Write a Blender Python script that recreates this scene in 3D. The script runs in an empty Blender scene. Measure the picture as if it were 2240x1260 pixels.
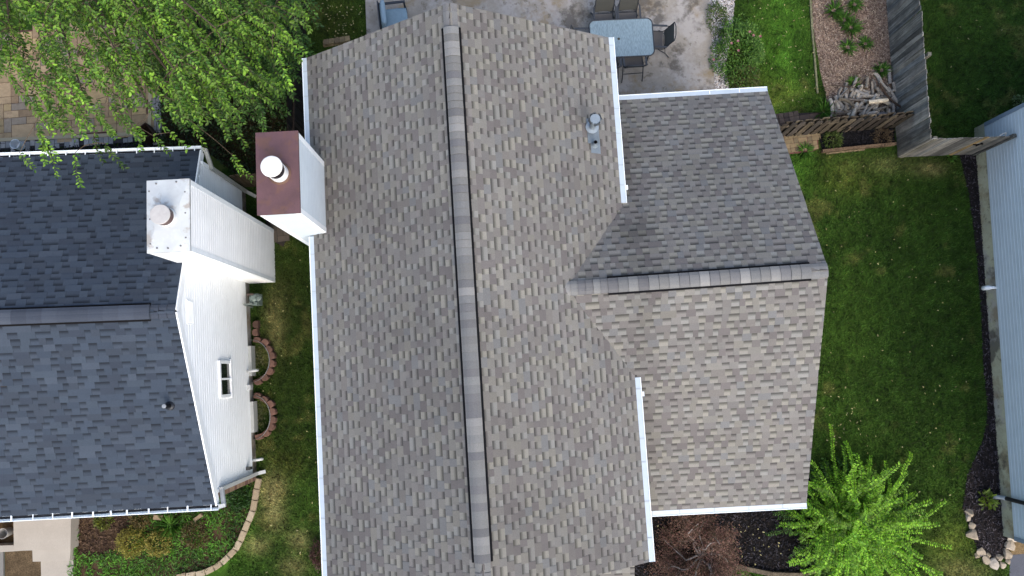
import bpy, math, random
import numpy as np
from mathutils import Vector, Matrix
random.seed(7); RG = np.random.default_rng(11)
SC = bpy.context.scene; COL = SC.collection
# ------------------------------------------------------------------ camera
H = 18.7; FPX = 1556.818
def cam_basis(p=0.1104677, r=0.0111454, y=-0.0587085):
    R = np.array([math.cos(y), math.sin(y), 0.]); U = np.array([-math.sin(y), math.cos(y), 0.]); F = np.array([0, 0, -1.])
    c, s = math.cos(p), math.sin(p); U, F = c*U-s*F, c*F+s*U
    c, s = math.cos(r), math.sin(r); R, F = c*R-s*F, c*F+s*R
    return R, U, F
CR, CU, CF = cam_basis()
def at(px, py, z=0.0):
    d = CF+CR*(px-1120)/FPX-CU*(py-630)/FPX
    return np.array([0, 0, H])+d*((z-H)/d[2])
def proj(X):
    d = np.asarray(X, float)-np.array([0, 0, H]); w = d@CF
    return np.stack([1120+FPX*(d@CR)/w, 630-FPX*(d@CU)/w], -1)
def on_line(px, py, a, b):                     # height where the pixel's ray meets the upright plane through a, b
    n = np.array([-(b-a)[1], (b-a)[0]]); lo, hi = 0., 12.
    f = lambda z: (at(px, py, z)[:2]-a[:2])@n
    for i in range(50):
        m = (lo+hi)/2
        if f(lo)*f(m) <= 0: hi = m
        else: lo = m
    return at(px, py, m)
cam = bpy.data.cameras.new('camera'); co = bpy.data.objects.new('camera', cam); COL.objects.link(co)
co.matrix_world = Matrix(((CR[0], CU[0], -CF[0], 0), (CR[1], CU[1], -CF[1], 0), (CR[2], CU[2], -CF[2], H), (0, 0, 0, 1)))
cam.sensor_width = 36; cam.lens = FPX/2240*36; cam.clip_end = 1000; SC.camera = co
# ------------------------------------------------------------------ light
SUN_EL, SUN_DIR = math.radians(46), np.array([0.32, -0.95])
SUN_DIR = SUN_DIR/np.linalg.norm(SUN_DIR)
W = bpy.data.worlds.new('World'); SC.world = W; W.use_nodes = True
nt = W.node_tree; sky = nt.nodes.new('ShaderNodeTexSky'); sky.sky_type = 'NISHITA'; sky.sun_disc = False
sky.sun_elevation = SUN_EL; sky.sun_rotation = math.atan2(SUN_DIR[0], SUN_DIR[1]); sky.air_density = 1.0; sky.dust_density = 4.0
bg = nt.nodes['Background']; bg.inputs[1].default_value = 0.15
nt.links.new(sky.outputs[0], bg.inputs[0])
sl = bpy.data.lights.new('sun', 'SUN'); so = bpy.data.objects.new('sun', sl); COL.objects.link(so)
sl.energy = 0.5; sl.angle = math.radians(60); sl.color = (0.97, 1.0, 0.96)
dv = Vector((SUN_DIR[0]*math.cos(SUN_EL), SUN_DIR[1]*math.cos(SUN_EL), math.sin(SUN_EL)))
so.rotation_euler = dv.to_track_quat('Z', 'Y').to_euler()
SC.view_settings.view_transform = 'Standard'; SC.view_settings.look = 'None'; SC.view_settings.gamma = 1
SC.view_settings.exposure = 1.36
SC.cycles.max_bounces = 6
# ------------------------------------------------------------------ helpers
K = 0.48
def S(r, g, b, k=K):
    f = lambda c: (c/255/12.92 if c/255 <= 0.04045 else ((c/255+0.055)/1.055)**2.4)*k
    return np.array([f(r), f(g), f(b)])
class MB:
    def __init__(s): s.v = []; s.f = []; s.c = []
    def add(s, vs, fs, col=(1, 1, 1)):
        n = len(s.v); s.v += [tuple(map(float, p)) for p in vs]; s.f += [tuple(i+n for i in f) for f in fs]
        if len(np.shape(col)) == 1: s.c += [tuple(col)]*len(vs)
        else: s.c += [tuple(c) for c in col]
    def quad(s, a, b, c, d, col=(1, 1, 1)): s.add([a, b, c, d], [(0, 1, 2, 3)], col)
    def box(s, o, ex, ey, ez, col=(1, 1, 1)):        # o = centre, half vectors
        o, ex, ey, ez = map(lambda t: np.asarray(t, float), (o, ex, ey, ez))
        v = [o+a*ex+b*ey+c*ez for c in (-1, 1) for b in (-1, 1) for a in (-1, 1)]
        f = [(0, 2, 3, 1), (4, 5, 7, 6), (0, 1, 5, 4), (2, 6, 7, 3), (0, 4, 6, 2), (1, 3, 7, 5)]
        if np.dot(np.cross(ex, ey), ez) < 0: f = [t[::-1] for t in f]
        s.add(v, f, col)
    def bx(s, c, sx, sy, sz, rz=0, col=(1, 1, 1)):
        a, b = math.cos(rz), math.sin(rz)
        s.box(c, (a*sx/2, b*sx/2, 0), (-b*sy/2, a*sy/2, 0), (0, 0, sz/2), col)
    def bar(s, p, q, w, h, col=(1, 1, 1), up=(0, 0, 1)):
        p, q = np.asarray(p, float), np.asarray(q, float); d = q-p; L = np.linalg.norm(d); d = d/L
        up = np.asarray(up, float); r = np.cross(d, up)
        if np.linalg.norm(r) < 1e-3: r = np.cross(d, (1, 0, 0))
        r /= np.linalg.norm(r); u = np.cross(r, d)
        s.box((p+q)/2, d*L/2, r*w/2, u*h/2, col)
    def tube(s, pts, rad, n=6, col=(1, 1, 1), caps=True):
        pts = [np.asarray(p, float) for p in pts]
        if np.isscalar(rad): rad = [rad]*len(pts)
        vs = []; prev = None
        for i, p in enumerate(pts):
            d = pts[min(i+1, len(pts)-1)]-pts[max(i-1, 0)]; d = d/(np.linalg.norm(d)+1e-9)
            if prev is None:
                a = np.cross(d, (0, 0, 1.)) if abs(d[2]) < .95 else np.cross(d, (1., 0, 0))
            else: a = prev-d*(prev@d)
            a /= np.linalg.norm(a)+1e-9; prev = a; b = np.cross(d, a)
            for k in range(n):
                t = 2*math.pi*k/n; vs.append(p+rad[i]*(math.cos(t)*a+math.sin(t)*b))
        fs = []
        for i in range(len(pts)-1):
            for k in range(n): fs.append((i*n+k, i*n+(k+1) % n, (i+1)*n+(k+1) % n, (i+1)*n+k))
        if caps: fs.append(tuple(range(n))[::-1]); fs.append(tuple((len(pts)-1)*n+k for k in range(n)))
        s.add(vs, fs, col)
    def lathe(s, c, prof, n=24, col=(1, 1, 1), ax=None):    # prof = [(r, z)]
        c = np.asarray(c, float); vs = []
        for r, z in prof:
            for k in range(n):
                t = 2*math.pi*k/n; vs.append(c+np.array([r*math.cos(t), r*math.sin(t), z]))
        fs = [(i*n+k, i*n+(k+1) % n, (i+1)*n+(k+1) % n, (i+1)*n+k) for i in range(len(prof)-1) for k in range(n)]
        if prof[0][0] > 0: fs.append(tuple(range(n))[::-1])
        fs.append(tuple((len(prof)-1)*n+k for k in range(n)))
        s.add(vs, fs, col)
    def slab(s, poly, z0, z1, col=(1, 1, 1)):
        n = len(poly); a = [(p[0], p[1], z0) for p in poly]; b = [(p[0], p[1], z1) for p in poly]
        ar = sum(poly[i][0]*poly[(i+1) % n][1]-poly[(i+1) % n][0]*poly[i][1] for i in range(n))
        fs = [tuple(range(n, 2*n))]+[(i, (i+1) % n, n+(i+1) % n, n+i) for i in range(n)]
        if ar < 0: fs = [f[::-1] for f in fs]
        s.add(a+b, fs, col)
    def build(s, name, mat, parent=None, smooth=False):
        me = bpy.data.meshes.new(name); me.from_pydata(s.v, [], s.f)
        ca = me.color_attributes.new('Col', 'FLOAT_COLOR', 'POINT')
        arr = np.ones((len(s.v), 4), np.float32); arr[:, :3] = np.array(s.c, np.float32).reshape(-1, 3); ca.data.foreach_set('color', arr.ravel())
        me.materials.append(mat)
        if smooth: me.polygons.foreach_set('use_smooth', [True]*len(me.polygons))
        return link(name, me, parent)
WLOC = {}
def link(name, me, parent=None):
    o = bpy.data.objects.new(name, me); COL.objects.link(o)
    if parent is not None:
        o.parent = parent
        if parent.name in WLOC: o.matrix_parent_inverse = Matrix.Translation(-WLOC[parent.name])
    return o
def raw_mesh(name, V, Fq, C, mat, parent=None, k=4):
    me = bpy.data.meshes.new(name); n = len(V); m = len(Fq)
    me.vertices.add(n); me.vertices.foreach_set('co', np.asarray(V, np.float32).ravel())
    me.loops.add(m*k); me.loops.foreach_set('vertex_index', np.asarray(Fq, np.int32).ravel())
    me.polygons.add(m); me.polygons.foreach_set('loop_start', np.arange(m, dtype=np.int32)*k); me.polygons.foreach_set('loop_total', np.full(m, k, np.int32))
    me.update(calc_edges=True)
    ca = me.color_attributes.new('Col', 'FLOAT_COLOR', 'POINT'); arr = np.ones((n, 4), np.float32); arr[:, :3] = C; ca.data.foreach_set('color', arr.ravel())
    me.materials.append(mat)
    return link(name, me, parent)
def tag(o, label=None, cat=None, group=None, kind=None):
    if label: o['label'] = label
    if cat: o['category'] = cat
    if group: o['group'] = group
    if kind: o['kind'] = kind
    return o
def thing(name, label, cat, loc=(0, 0, 0), rz=0, group=None, world=False):
    o = bpy.data.objects.new(name, None); COL.objects.link(o); o.location = [float(t) for t in loc]; o.rotation_euler = (0, 0, rz)
    o.empty_display_size = .2
    if world: WLOC[o.name] = Vector([float(t) for t in loc])
    return tag(o, label, cat, group)
def copy_tree(o, parent=None):
    kids = list(o.children); c = o.copy(); COL.objects.link(c)
    if parent is not None: c.parent = parent
    for ch in kids: copy_tree(ch, c)
    return c
# ------------------------------------------------------------------ materials
def mat(name, base=None, rough=.8, metal=0., spec=.5, attr=True, noise=(), bump=None, trans=0, sheen=0):
    """attr: base colour from the mesh attribute; noise: list of (scale, lo, hi, detail, stretch) multipliers"""
    m = bpy.data.materials.new(name); m.use_nodes = True; t = m.node_tree; N = t.nodes; Lk = t.links
    b = N['Principled BSDF']; b.inputs['Roughness'].default_value = rough; b.inputs['Metallic'].default_value = metal
    b.inputs['Specular IOR Level'].default_value = spec
    if attr:
        a = N.new('ShaderNodeAttribute'); a.attribute_name = 'Col'; cur = a.outputs['Color']
    else:
        a = N.new('ShaderNodeRGB'); a.outputs[0].default_value = (*base, 1); cur = a.outputs[0]
    tc = N.new('ShaderNodeTexCoord')
    def coord(stretch):
        if stretch is None: return tc.outputs['Object']
        mp = N.new('ShaderNodeMapping'); mp.inputs['Scale'].default_value = stretch; Lk.new(tc.outputs['Object'], mp.inputs[0]); return mp.outputs[0]
    for (sc, lo, hi, det, st) in noise:
        n = N.new('ShaderNodeTexNoise'); n.inputs['Scale'].default_value = sc; n.inputs['Detail'].default_value = det; n.inputs['Roughness'].default_value = .6
        Lk.new(coord(st), n.inputs['Vector'])
        r = N.new('ShaderNodeMapRange'); r.inputs[1].default_value = .3; r.inputs[2].default_value = .7; r.inputs[3].default_value = lo; r.inputs[4].default_value = hi
        Lk.new(n.outputs[0], r.inputs[0])
        x = N.new('ShaderNodeVectorMath'); x.operation = 'SCALE'; Lk.new(cur, x.inputs[0]); Lk.new(r.outputs[0], x.inputs['Scale']); cur = x.outputs[0]
    Lk.new(cur, b.inputs['Base Color'])
    if bump:
        n = N.new('ShaderNodeTexNoise'); n.inputs['Scale'].default_value = bump[0]; n.inputs['Detail'].default_value = 3; Lk.new(coord(bump[2] if len(bump) > 2 else None), n.inputs['Vector'])
        bp = N.new('ShaderNodeBump'); bp.inputs['Strength'].default_value = bump[1]; bp.inputs['Distance'].default_value = .01
        Lk.new(n.outputs[0], bp.inputs['Height']); Lk.new(bp.outputs[0], b.inputs['Normal'])
    if trans:
        tr = N.new('ShaderNodeBsdfTranslucent'); Lk.new(cur, tr.inputs[0]); mx = N.new('ShaderNodeMixShader'); mx.inputs[0].default_value = trans
        Lk.new(b.outputs[0], mx.inputs[1]); Lk.new(tr.outputs[0], mx.inputs[2]); Lk.new(mx.outputs[0], N['Material Output'].inputs[0])
    return m
def stain(m, scale, thr, col, amount, detail=5, stretch=None):
    """a stain layer: mixes towards col where a noise passes thr"""
    t = m.node_tree; N = t.nodes; Lk = t.links; b = N['Principled BSDF']; src = b.inputs['Base Color'].links[0].from_socket
    tc = N.new('ShaderNodeTexCoord'); n = N.new('ShaderNodeTexNoise'); n.inputs['Scale'].default_value = scale; n.inputs['Detail'].default_value = detail; n.inputs['Roughness'].default_value = .65
    mp = N.new('ShaderNodeMapping'); mp.inputs['Location'].default_value = (scale*3.1, thr*17, 2.3)
    if stretch: mp.inputs['Scale'].default_value = stretch
    Lk.new(tc.outputs['Object'], mp.inputs[0]); Lk.new(mp.outputs[0], n.inputs['Vector'])
    r = N.new('ShaderNodeMapRange'); r.inputs[1].default_value = thr; r.inputs[2].default_value = thr+.08; r.inputs[3].default_value = 0; r.inputs[4].default_value = amount
    Lk.new(n.outputs[0], r.inputs[0])
    x = N.new('ShaderNodeMix'); x.data_type = 'RGBA'; Lk.new(r.outputs[0], x.inputs[0]); Lk.new(src, x.inputs[6]); x.inputs[7].default_value = (*col, 1)
    Lk.new(x.outputs[2], b.inputs['Base Color']); return m
M = {}
SH = np.array([1.01, 1.04, 1.035])
M['shingle'] = mat('shingle', rough=.95, spec=.2, noise=[(420, .72, 1.25, 2, None), (45, .93, 1.07, 2, None), (.9, .93, 1.06, 3, None)], bump=(300, .25))
M['siding'] = mat('vinyl_siding', rough=.55, spec=.35, noise=[(3, .96, 1.03, 3, None)])
M['metal_white'] = mat('white_metal', rough=.45, spec=.4, noise=[(6, .93, 1.04, 4, None)])
M['metal_grey'] = mat('grey_metal', rough=.45, metal=.3, noise=[(12, .85, 1.1, 4, None)])
M['plain'] = mat('painted', rough=.6, noise=[(9, .9, 1.08, 4, None)])
M['black'] = mat('black_plastic', base=(.008, .008, .009), attr=False, rough=.9, spec=.05)
M['rust'] = mat('rusty_sheet', rough=.75, noise=[(3, .8, 1.15, 5, None), (60, .93, 1.07, 2, None)])
stain(M['rust'], 2.2, .52, S(128, 90, 70), .55); stain(M['rust'], 6, .6, S(84, 64, 68), .4)
M['pan'] = mat('chimney_pan', rough=.4, spec=.5, noise=[(2.5, .9, 1.05, 4, None)]); stain(M['pan'], 2.6, .56, S(190, 176, 160), .7); stain(M['pan'], 1.7, .5, S(226, 230, 232), .5)
M['concrete'] = mat('patio_concrete', rough=.9, noise=[(1.1, .8, 1.14, 6, None), (14, .92, 1.08, 4, None), (160, .86, 1.12, 2, None)])
stain(M['concrete'], .9, .47, S(206, 202, 198), .6); stain(M['concrete'], .8, .52, S(158, 132, 84), .6, 6); stain(M['concrete'], 1.0, .53, S(86, 80, 72), .75, 9); stain(M['concrete'], 5, .58, S(104, 92, 72), .6)
M['path'] = mat('path_concrete', rough=.9, noise=[(2, .93, 1.06, 4, None), (90, .86, 1.12, 3, None)]); stain(M['path'], 9, .68, S(110, 92, 74), .7)
M['paver'] = mat('paver', rough=.9, noise=[(9, .82, 1.12, 4, None), (120, .9, 1.1, 2, None)]); stain(M['paver'], 2.2, .6, S(126, 96, 78), .5)
M['soil'] = mat('soil', rough=1, spec=.1, noise=[(3, .6, 1.3, 5, None), (40, .5, 1.5, 4, None)], bump=(40, .8))
M['lawn'] = mat('lawn', rough=1, spec=.1, noise=[(60, .45, 1.5, 4, None), (9, .8, 1.2, 4, None)], bump=(90, .8))
M['blade'] = mat('grass_blade', rough=.7, spec=.2, trans=.25)
M['leaf'] = mat('leaf', rough=.5, spec=.35, trans=.35)
M['bark'] = mat('bark', rough=.95, spec=.15, noise=[(30, .6, 1.3, 4, (1, 1, .3))], bump=(60, .6))
M['wood'] = mat('weathered_wood', rough=.9, spec=.2, noise=[(22, .5, 1.5, 5, (1, 1, .07)), (4, .75, 1.2, 4, None), (140, .8, 1.2, 2, (1, 1, .1))])
M['chip'] = mat('wood_chip', rough=.95, spec=.15, noise=[(30, .8, 1.2, 2, None)])
M['stone'] = mat('stone', rough=.92, spec=.2, noise=[(7, .75, 1.2, 5, None), (70, .85, 1.15, 3, None)], bump=(40, .6))
M['brick'] = mat('brick', rough=.9, noise=[(25, .8, 1.15, 3, None)])
M['asphalt'] = mat('asphalt', rough=.95, noise=[(200, .6, 1.5, 2, None), (3, .9, 1.1, 3, None)])
M['sling'] = mat('sling_fabric', rough=.85, noise=[(200, .85, 1.15, 2, None), (7, .92, 1.06, 2, None)])
M['cushion'] = mat('cushion', rough=.9, noise=[(12, .94, 1.05, 3, None), (250, .94, 1.05, 2, None)])
M['window'] = mat('window_glass', base=(.012, .018, .016), attr=False, rough=.06, spec=.6)
# pebbled table glass
g = bpy.data.materials.new('pebbled_glass'); g.use_nodes = True; t = g.node_tree; b = t.nodes['Principled BSDF']
b.inputs['Base Color'].default_value = (.20, .275, .315, 1); b.inputs['Roughness'].default_value = .22
n = t.nodes.new('ShaderNodeTexNoise'); n.inputs['Scale'].default_value = 34; tcn = t.nodes.new('ShaderNodeTexCoord'); mpn = t.nodes.new('ShaderNodeMapping'); mpn.inputs['Scale'].default_value = (1.6, .35, 1)
t.links.new(tcn.outputs['Object'], mpn.inputs[0]); t.links.new(mpn.outputs[0], n.inputs['Vector'])
bp = t.nodes.new('ShaderNodeBump'); bp.inputs['Strength'].default_value = .8; bp.inputs['Distance'].default_value = .012; t.links.new(n.outputs[0], bp.inputs['Height']); t.links.new(bp.outputs[0], b.inputs['Normal'])
tp = t.nodes.new('ShaderNodeBsdfTransparent'); tp.inputs[0].default_value = (.62, .75, .8, 1); mx = t.nodes.new('ShaderNodeMixShader')
rr_ = t.nodes.new('ShaderNodeMapRange'); rr_.inputs[1].default_value = .35; rr_.inputs[2].default_value = .7; rr_.inputs[3].default_value = .08; rr_.inputs[4].default_value = .36; t.links.new(n.outputs[0], rr_.inputs[0]); t.links.new(rr_.outputs[0], mx.inputs[0])
t.links.new(b.outputs[0], mx.inputs[1]); t.links.new(tp.outputs[0], mx.inputs[2]); t.links.new(mx.outputs[0], t.nodes['Material Output'].inputs[0]); M['tglass'] = g
# ------------------------------------------------------------------ numpy noise + polygons
def vnoise(x, y, sc, seed=0):
    x = np.asarray(x)*sc+seed*17.3; y = np.asarray(y)*sc+seed*9.1
    xi, yi = np.floor(x).astype(np.int64), np.floor(y).astype(np.int64); fx, fy = x-xi, y-yi
    h = lambda a, b: (np.sin(a*127.1+b*311.7+seed*74.7)*43758.5453) % 1.0
    fx, fy = fx*fx*(3-2*fx), fy*fy*(3-2*fy)
    return (h(xi, yi)*(1-fx)+h(xi+1, yi)*fx)*(1-fy)+(h(xi, yi+1)*(1-fx)+h(xi+1, yi+1)*fx)*fy
def fbm(x, y, sc, seed=0): return .5*vnoise(x, y, sc, seed)+.3*vnoise(x, y, sc*2.3, seed+1)+.2*vnoise(x, y, sc*5.1, seed+2)
def inpoly(px, py, poly):
    ins = np.zeros(np.shape(px), bool); n = len(poly)
    for i in range(n):
        x1, y1 = poly[i]; x2, y2 = poly[(i+1) % n]
        c = ((y1 > py) != (y2 > py)) & (px < (x2-x1)*(py-y1)/((y2-y1) or 1e-9)+x1); ins ^= c
    return ins
def gpoly(pix, z=0): return [tuple(at(x, y, 0)[:2]) for x, y in pix]
def sample(pix, n, z=0):
    xs = [p[0] for p in pix]; ys = [p[1] for p in pix]; out = []
    while len(out) < n:
        a = RG.uniform(min(xs), max(xs), n*2); b = RG.uniform(min(ys), max(ys), n*2); k = inpoly(a, b, pix); out += list(zip(a[k], b[k]))
    return out[:n]
def atv(px, py, z):
    d = CF[None]+np.outer((np.asarray(px)-1120)/FPX, CR)-np.outer((np.asarray(py)-630)/FPX, CU)
    t = (np.asarray(z)-H)/d[:, 2]; return np.array([0, 0, H])+d*t[:, None]
# ------------------------------------------------------------------ leaves
def nrm(a): return a/(np.linalg.norm(a, axis=-1, keepdims=True)+1e-9)
def leaf_arrays(P, D, Nn, L, Wd, C, fold=.25, curl=.12):
    """P base points, D directions, Nn approximate normals; two quads folded along the midrib"""
    D = nrm(D); B = nrm(np.cross(Nn, D)); Nn = np.cross(D, B); L = L[:, None]; Wd = Wd[:, None]
    r1 = P+D*L*.30+B*Wd*.46+Nn*Wd*fold; r2 = P+D*L*.68+B*Wd*.40+Nn*(Wd*fold-L*curl*.4)
    l1 = P+D*L*.30-B*Wd*.46+Nn*Wd*fold; l2 = P+D*L*.68-B*Wd*.40+Nn*(Wd*fold-L*curl*.4)
    tip = P+D*L-Nn*L*curl
    V = np.stack([P, r1, r2, tip, l2, l1], 1).reshape(-1, 3); i = np.arange(len(P))[:, None]*6
    Fq = np.concatenate([i+np.array([[0, 1, 2, 3]]), i+np.array([[0, 3, 4, 5]])], 0)
    return V, Fq, np.repeat(C, 6, 0)
def leaves(name, P, D, Nn, L, Wd, C, parent=None, mat_='leaf', **kw):
    V, Fq, C2 = leaf_arrays(np.asarray(P), np.asarray(D), np.asarray(Nn), np.asarray(L), np.asarray(Wd), np.asarray(C), **kw)
    return raw_mesh(name, V, Fq, C2, M[mat_], parent)
def rvec(n): return nrm(RG.normal(size=(n, 3)))
def colmix(n, a, b, spread=.12):
    t = RG.uniform(0, 1, (n, 1)); c = a*(1-t)+b*t; return np.clip(c*(1+RG.normal(0, spread, (n, 1))), .002, 1)
# ------------------------------------------------------------------ GROUND
BL = []   # hard areas (pixel polygons) where no grass grows
P_PATIO = [(797, -70), (803, 85), (812, 240), (1000, 300), (1340, 260), (1575, 260), (1562, 190), (1555, 60), (1547, -70)]
P_GRAVEL = [(1547, -70), (1555, 60), (1562, 190), (1570, 215), (1600, 215), (1585, 150), (1600, 70), (1612, -70)]
P_CHIPS = [(1772, -70), (1778, 60), (1795, 165), (1806, 205), (1812, 262), (1960, 262), (1952, 100), (1937, -70)]
P_PAVB = [(1690, 250), (1800, 246), (1800, 268), (1700, 300), (1690, 300)]
P_PAVT = [(1690, 292), (1788, 290), (1790, 325), (1775, 333), (1700, 340)]
P_BMULCH = [(1788, 292), (1956, 280), (1956, 318), (1800, 333)]
P_BLUEM = [(2098, 338), (2118, 420), (2136, 560), (2146, 700), (2150, 800), (2160, 900), (2150, 960), (2115, 1040), (2105, 1110), (2118, 1150), (2142, 1215), (2180, 1232), (2205, 1200), (2230, 1160), (2180, 700), (2140, 330)]
P_DRIVE = [(2209, 1214), (2330, 1204), (2330, 1340), (2204, 1340)]
P_SAND = [(2203, 1180), (2330, 1180), (2330, 1212), (2210, 1215)]
P_SMULCH = [(1380, 1090), (1800, 1040), (1905, 1150), (1900, 1215), (1785, 1250), (1740, 1256), (1686, 1254), (1606, 1238), (1588, 1244), (1578, 1330), (1380, 1330)]
P_NPAVE = [(-80, 70), (120, 66), (290, 54), (330, 205), (328, 290), (300, 296), (-80, 313)]
P_NBORD = [(-80, 313), (300, 296), (328, 290), (330, 205), (352, 205), (352, 308), (-80, 333)]
P_SIDEP = [(575, 400), (640, 400), (640, 500), (620, 540), (585, 520)]
P_BED = [(165, 1100), (480, 1080), (555, 1050), (550, 1100), (540, 1150), (520, 1195), (490, 1232), (450, 1250), (380, 1262), (150, 1330)]
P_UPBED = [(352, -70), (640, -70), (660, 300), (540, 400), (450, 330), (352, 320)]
HOUSE_M = [(700, 100), (1330, 80), (1400, 1240), (730, 1300)]
HOUSE_W = [(-80, 340), (536, 400), (560, 1040), (470, 1060), (-80, 1130)]
P_WALK = [(-80, 1130), (172, 1120), (172, 1200), (163, 1225), (160, 1330), (-80, 1330)]
HARD = [P_PATIO, P_GRAVEL, P_CHIPS, P_PAVB, P_PAVT, P_BMULCH, P_BLUEM, P_DRIVE, P_SAND, P_SMULCH, P_NPAVE, P_NBORD, P_SIDEP, P_WALK, HOUSE_M, HOUSE_W]
G_MID, G_DARK, G_BRT, G_YEL, G_TAN, G_OLV = S(58, 82, 30, 1), S(34, 56, 20, 1), S(84, 128, 44, 1), S(112, 122, 56, 1), S(150, 138, 100, 1), S(66, 68, 30, 1)
BLOBS = [  # px, py, radius x, radius y, colour, weight
    (1710, 120, 70, 190, G_BRT, .5), (1780, 60, 25, 160, G_MID, .6), (2150, 130, 160, 170, G_DARK, .3), (2150, 40, 60, 60, G_MID, .5),
    (1950, 700, 190, 420, G_MID, .35), (1900, 480, 90, 120, G_DARK, .4), (2000, 760, 110, 200, G_DARK, .5), (1850, 700, 60, 200, G_MID, .5),
    (1850, 390, 60, 40, G_YEL, .35), (1960, 360, 90, 22, G_TAN, .22), (2040, 370, 30, 14, G_TAN, .45), (1750, 370, 30, 40, G_BRT, .4),
    (630, 740, 60, 300, S(48, 52, 24, 1), .7), (640, 830, 45, 160, G_DARK, .4), (600, 700, 22, 70, G_TAN, .38), (595, 1075, 30, 36, G_TAN, .85), (560, 1195, 26, 20, G_TAN, .7),
    (600, 1130, 26, 30, G_TAN, .6), (655, 1180, 24, 22, G_TAN, .55), (640, 1240, 30, 22, G_TAN, .5), (630, 1010, 40, 40, G_OLV, .6), (660, 1110, 40, 60, G_MID, .6), (560, 1240, 60, 30, G_MID, .5),
    (2080, 1190, 55, 60, G_YEL, .6), (2100, 1250, 60, 30, G_TAN, .4), (2060, 1120, 60, 60, G_MID, .5), (740, 50, 60, 60, G_OLV, .5), (1700, 215, 50, 40, G_YEL, .5), (1620, 1255, 40, 20, G_BRT, .5),
    (400, 1210, 120, 50, G_BRT, .65), (290, 1230, 60, 40, G_MID, .6), (530, 1100, 30, 60, G_BRT, .5), (1640, 200, 40, 60, G_OLV, .6), (1800, 880, 40, 150, G_MID, .4)]
def lawn_col(X, Y):
    return np.clip(lawn_col0(X, Y)*np.array([1.2, 1.28, 1.05]), 0, 1)
def lawn_col0(X, Y):
    p = proj(np.stack([X, Y, np.zeros_like(X)], -1)); px, py = p[:, 0], p[:, 1]
    n1 = fbm(X, Y, .9, 1)[:, None]; n2 = fbm(X, Y, 3.2, 5)[:, None]
    c = G_DARK*(1-n1)+G_MID*n1
    for bx_, by_, rx, ry, cc, w in BLOBS:
        g_ = w*np.exp(-((px-bx_)/rx)**2-((py-by_)/ry)**2)*(.35+1.3*n2[:, 0]); c = c+(cc-c)*np.clip(g_, 0, 1)[:, None]
    c = c*(.62+.76*n2); dry = np.clip((fbm(X, Y, 1.7, 9)-.62)*4, 0, .5)[:, None]
    return c+(S(128, 120, 76, 1)-c)*dry*.6
nx, ny = 300, 190; gx, gy = np.meshgrid(np.linspace(-15, 17, nx), np.linspace(-8, 12.5, ny), indexing='ij')
V = np.stack([gx.ravel(), gy.ravel(), np.zeros(nx*ny)], -1); C = lawn_col(V[:, 0], V[:, 1])*.62
idx = np.arange(nx*ny).reshape(nx, ny); Fq = np.stack([idx[:-1, :-1], idx[1:, :-1], idx[1:, 1:], idx[:-1, 1:]], -1).reshape(-1, 4)
# skirt to the horizon, one sheet with the lawn
big = [(-400, -400, 0), (400, -400, 0), (400, 400, 0), (-400, 400, 0)]; cor = [idx[0, 0], idx[-1, 0], idx[-1, -1], idx[0, -1]]; n0 = nx*ny
V = np.vstack([V, big]); C = np.vstack([C, np.tile(G_MID*.7, (4, 1))])
Fq = np.vstack([Fq, [[n0, n0+1, cor[1], cor[0]], [n0+1, n0+2, cor[2], cor[1]], [n0+2, n0+3, cor[3], cor[2]], [n0+3, n0, cor[0], cor[3]]]])
tag(raw_mesh('lawn', V, Fq, C, M['lawn']), kind='structure')
def sheet(name, pix, z, m, col, thick=None):
    mb = MB(); mb.slab(gpoly(pix), z-(thick or .003), z, col); return tag(mb.build(name, M[m]), kind='structure')
sheet('patio_slab', P_PATIO, .05, 'concrete', S(180, 172, 160), .1)
sheet('gravel_bed', P_GRAVEL, .012, 'soil', S(110, 104, 98))
sheet('wood_chip_bed', P_CHIPS, .012, 'soil', S(158, 136, 118, .55))
sheet('black_mulch_bed', P_BMULCH, .012, 'soil', S(44, 42, 44))
sheet('mulch_strip', P_BLUEM, .012, 'soil', S(48, 44, 44))
sheet('driveway', P_DRIVE, .012, 'asphalt', S(96, 100, 112))
sheet('sand_strip', P_SAND, .008, 'soil', S(150, 128, 96))
sheet('dark_mulch_bed', P_SMULCH, .012, 'soil', S(36, 34, 34))
sheet('shade_toned_soil_bed', P_UPBED, .008, 'soil', S(58, 52, 36))  # ground under the trees, their shade painted into its dark colour
sheet('garden_bed', P_BED, .008, 'soil', S(96, 78, 60))
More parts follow.
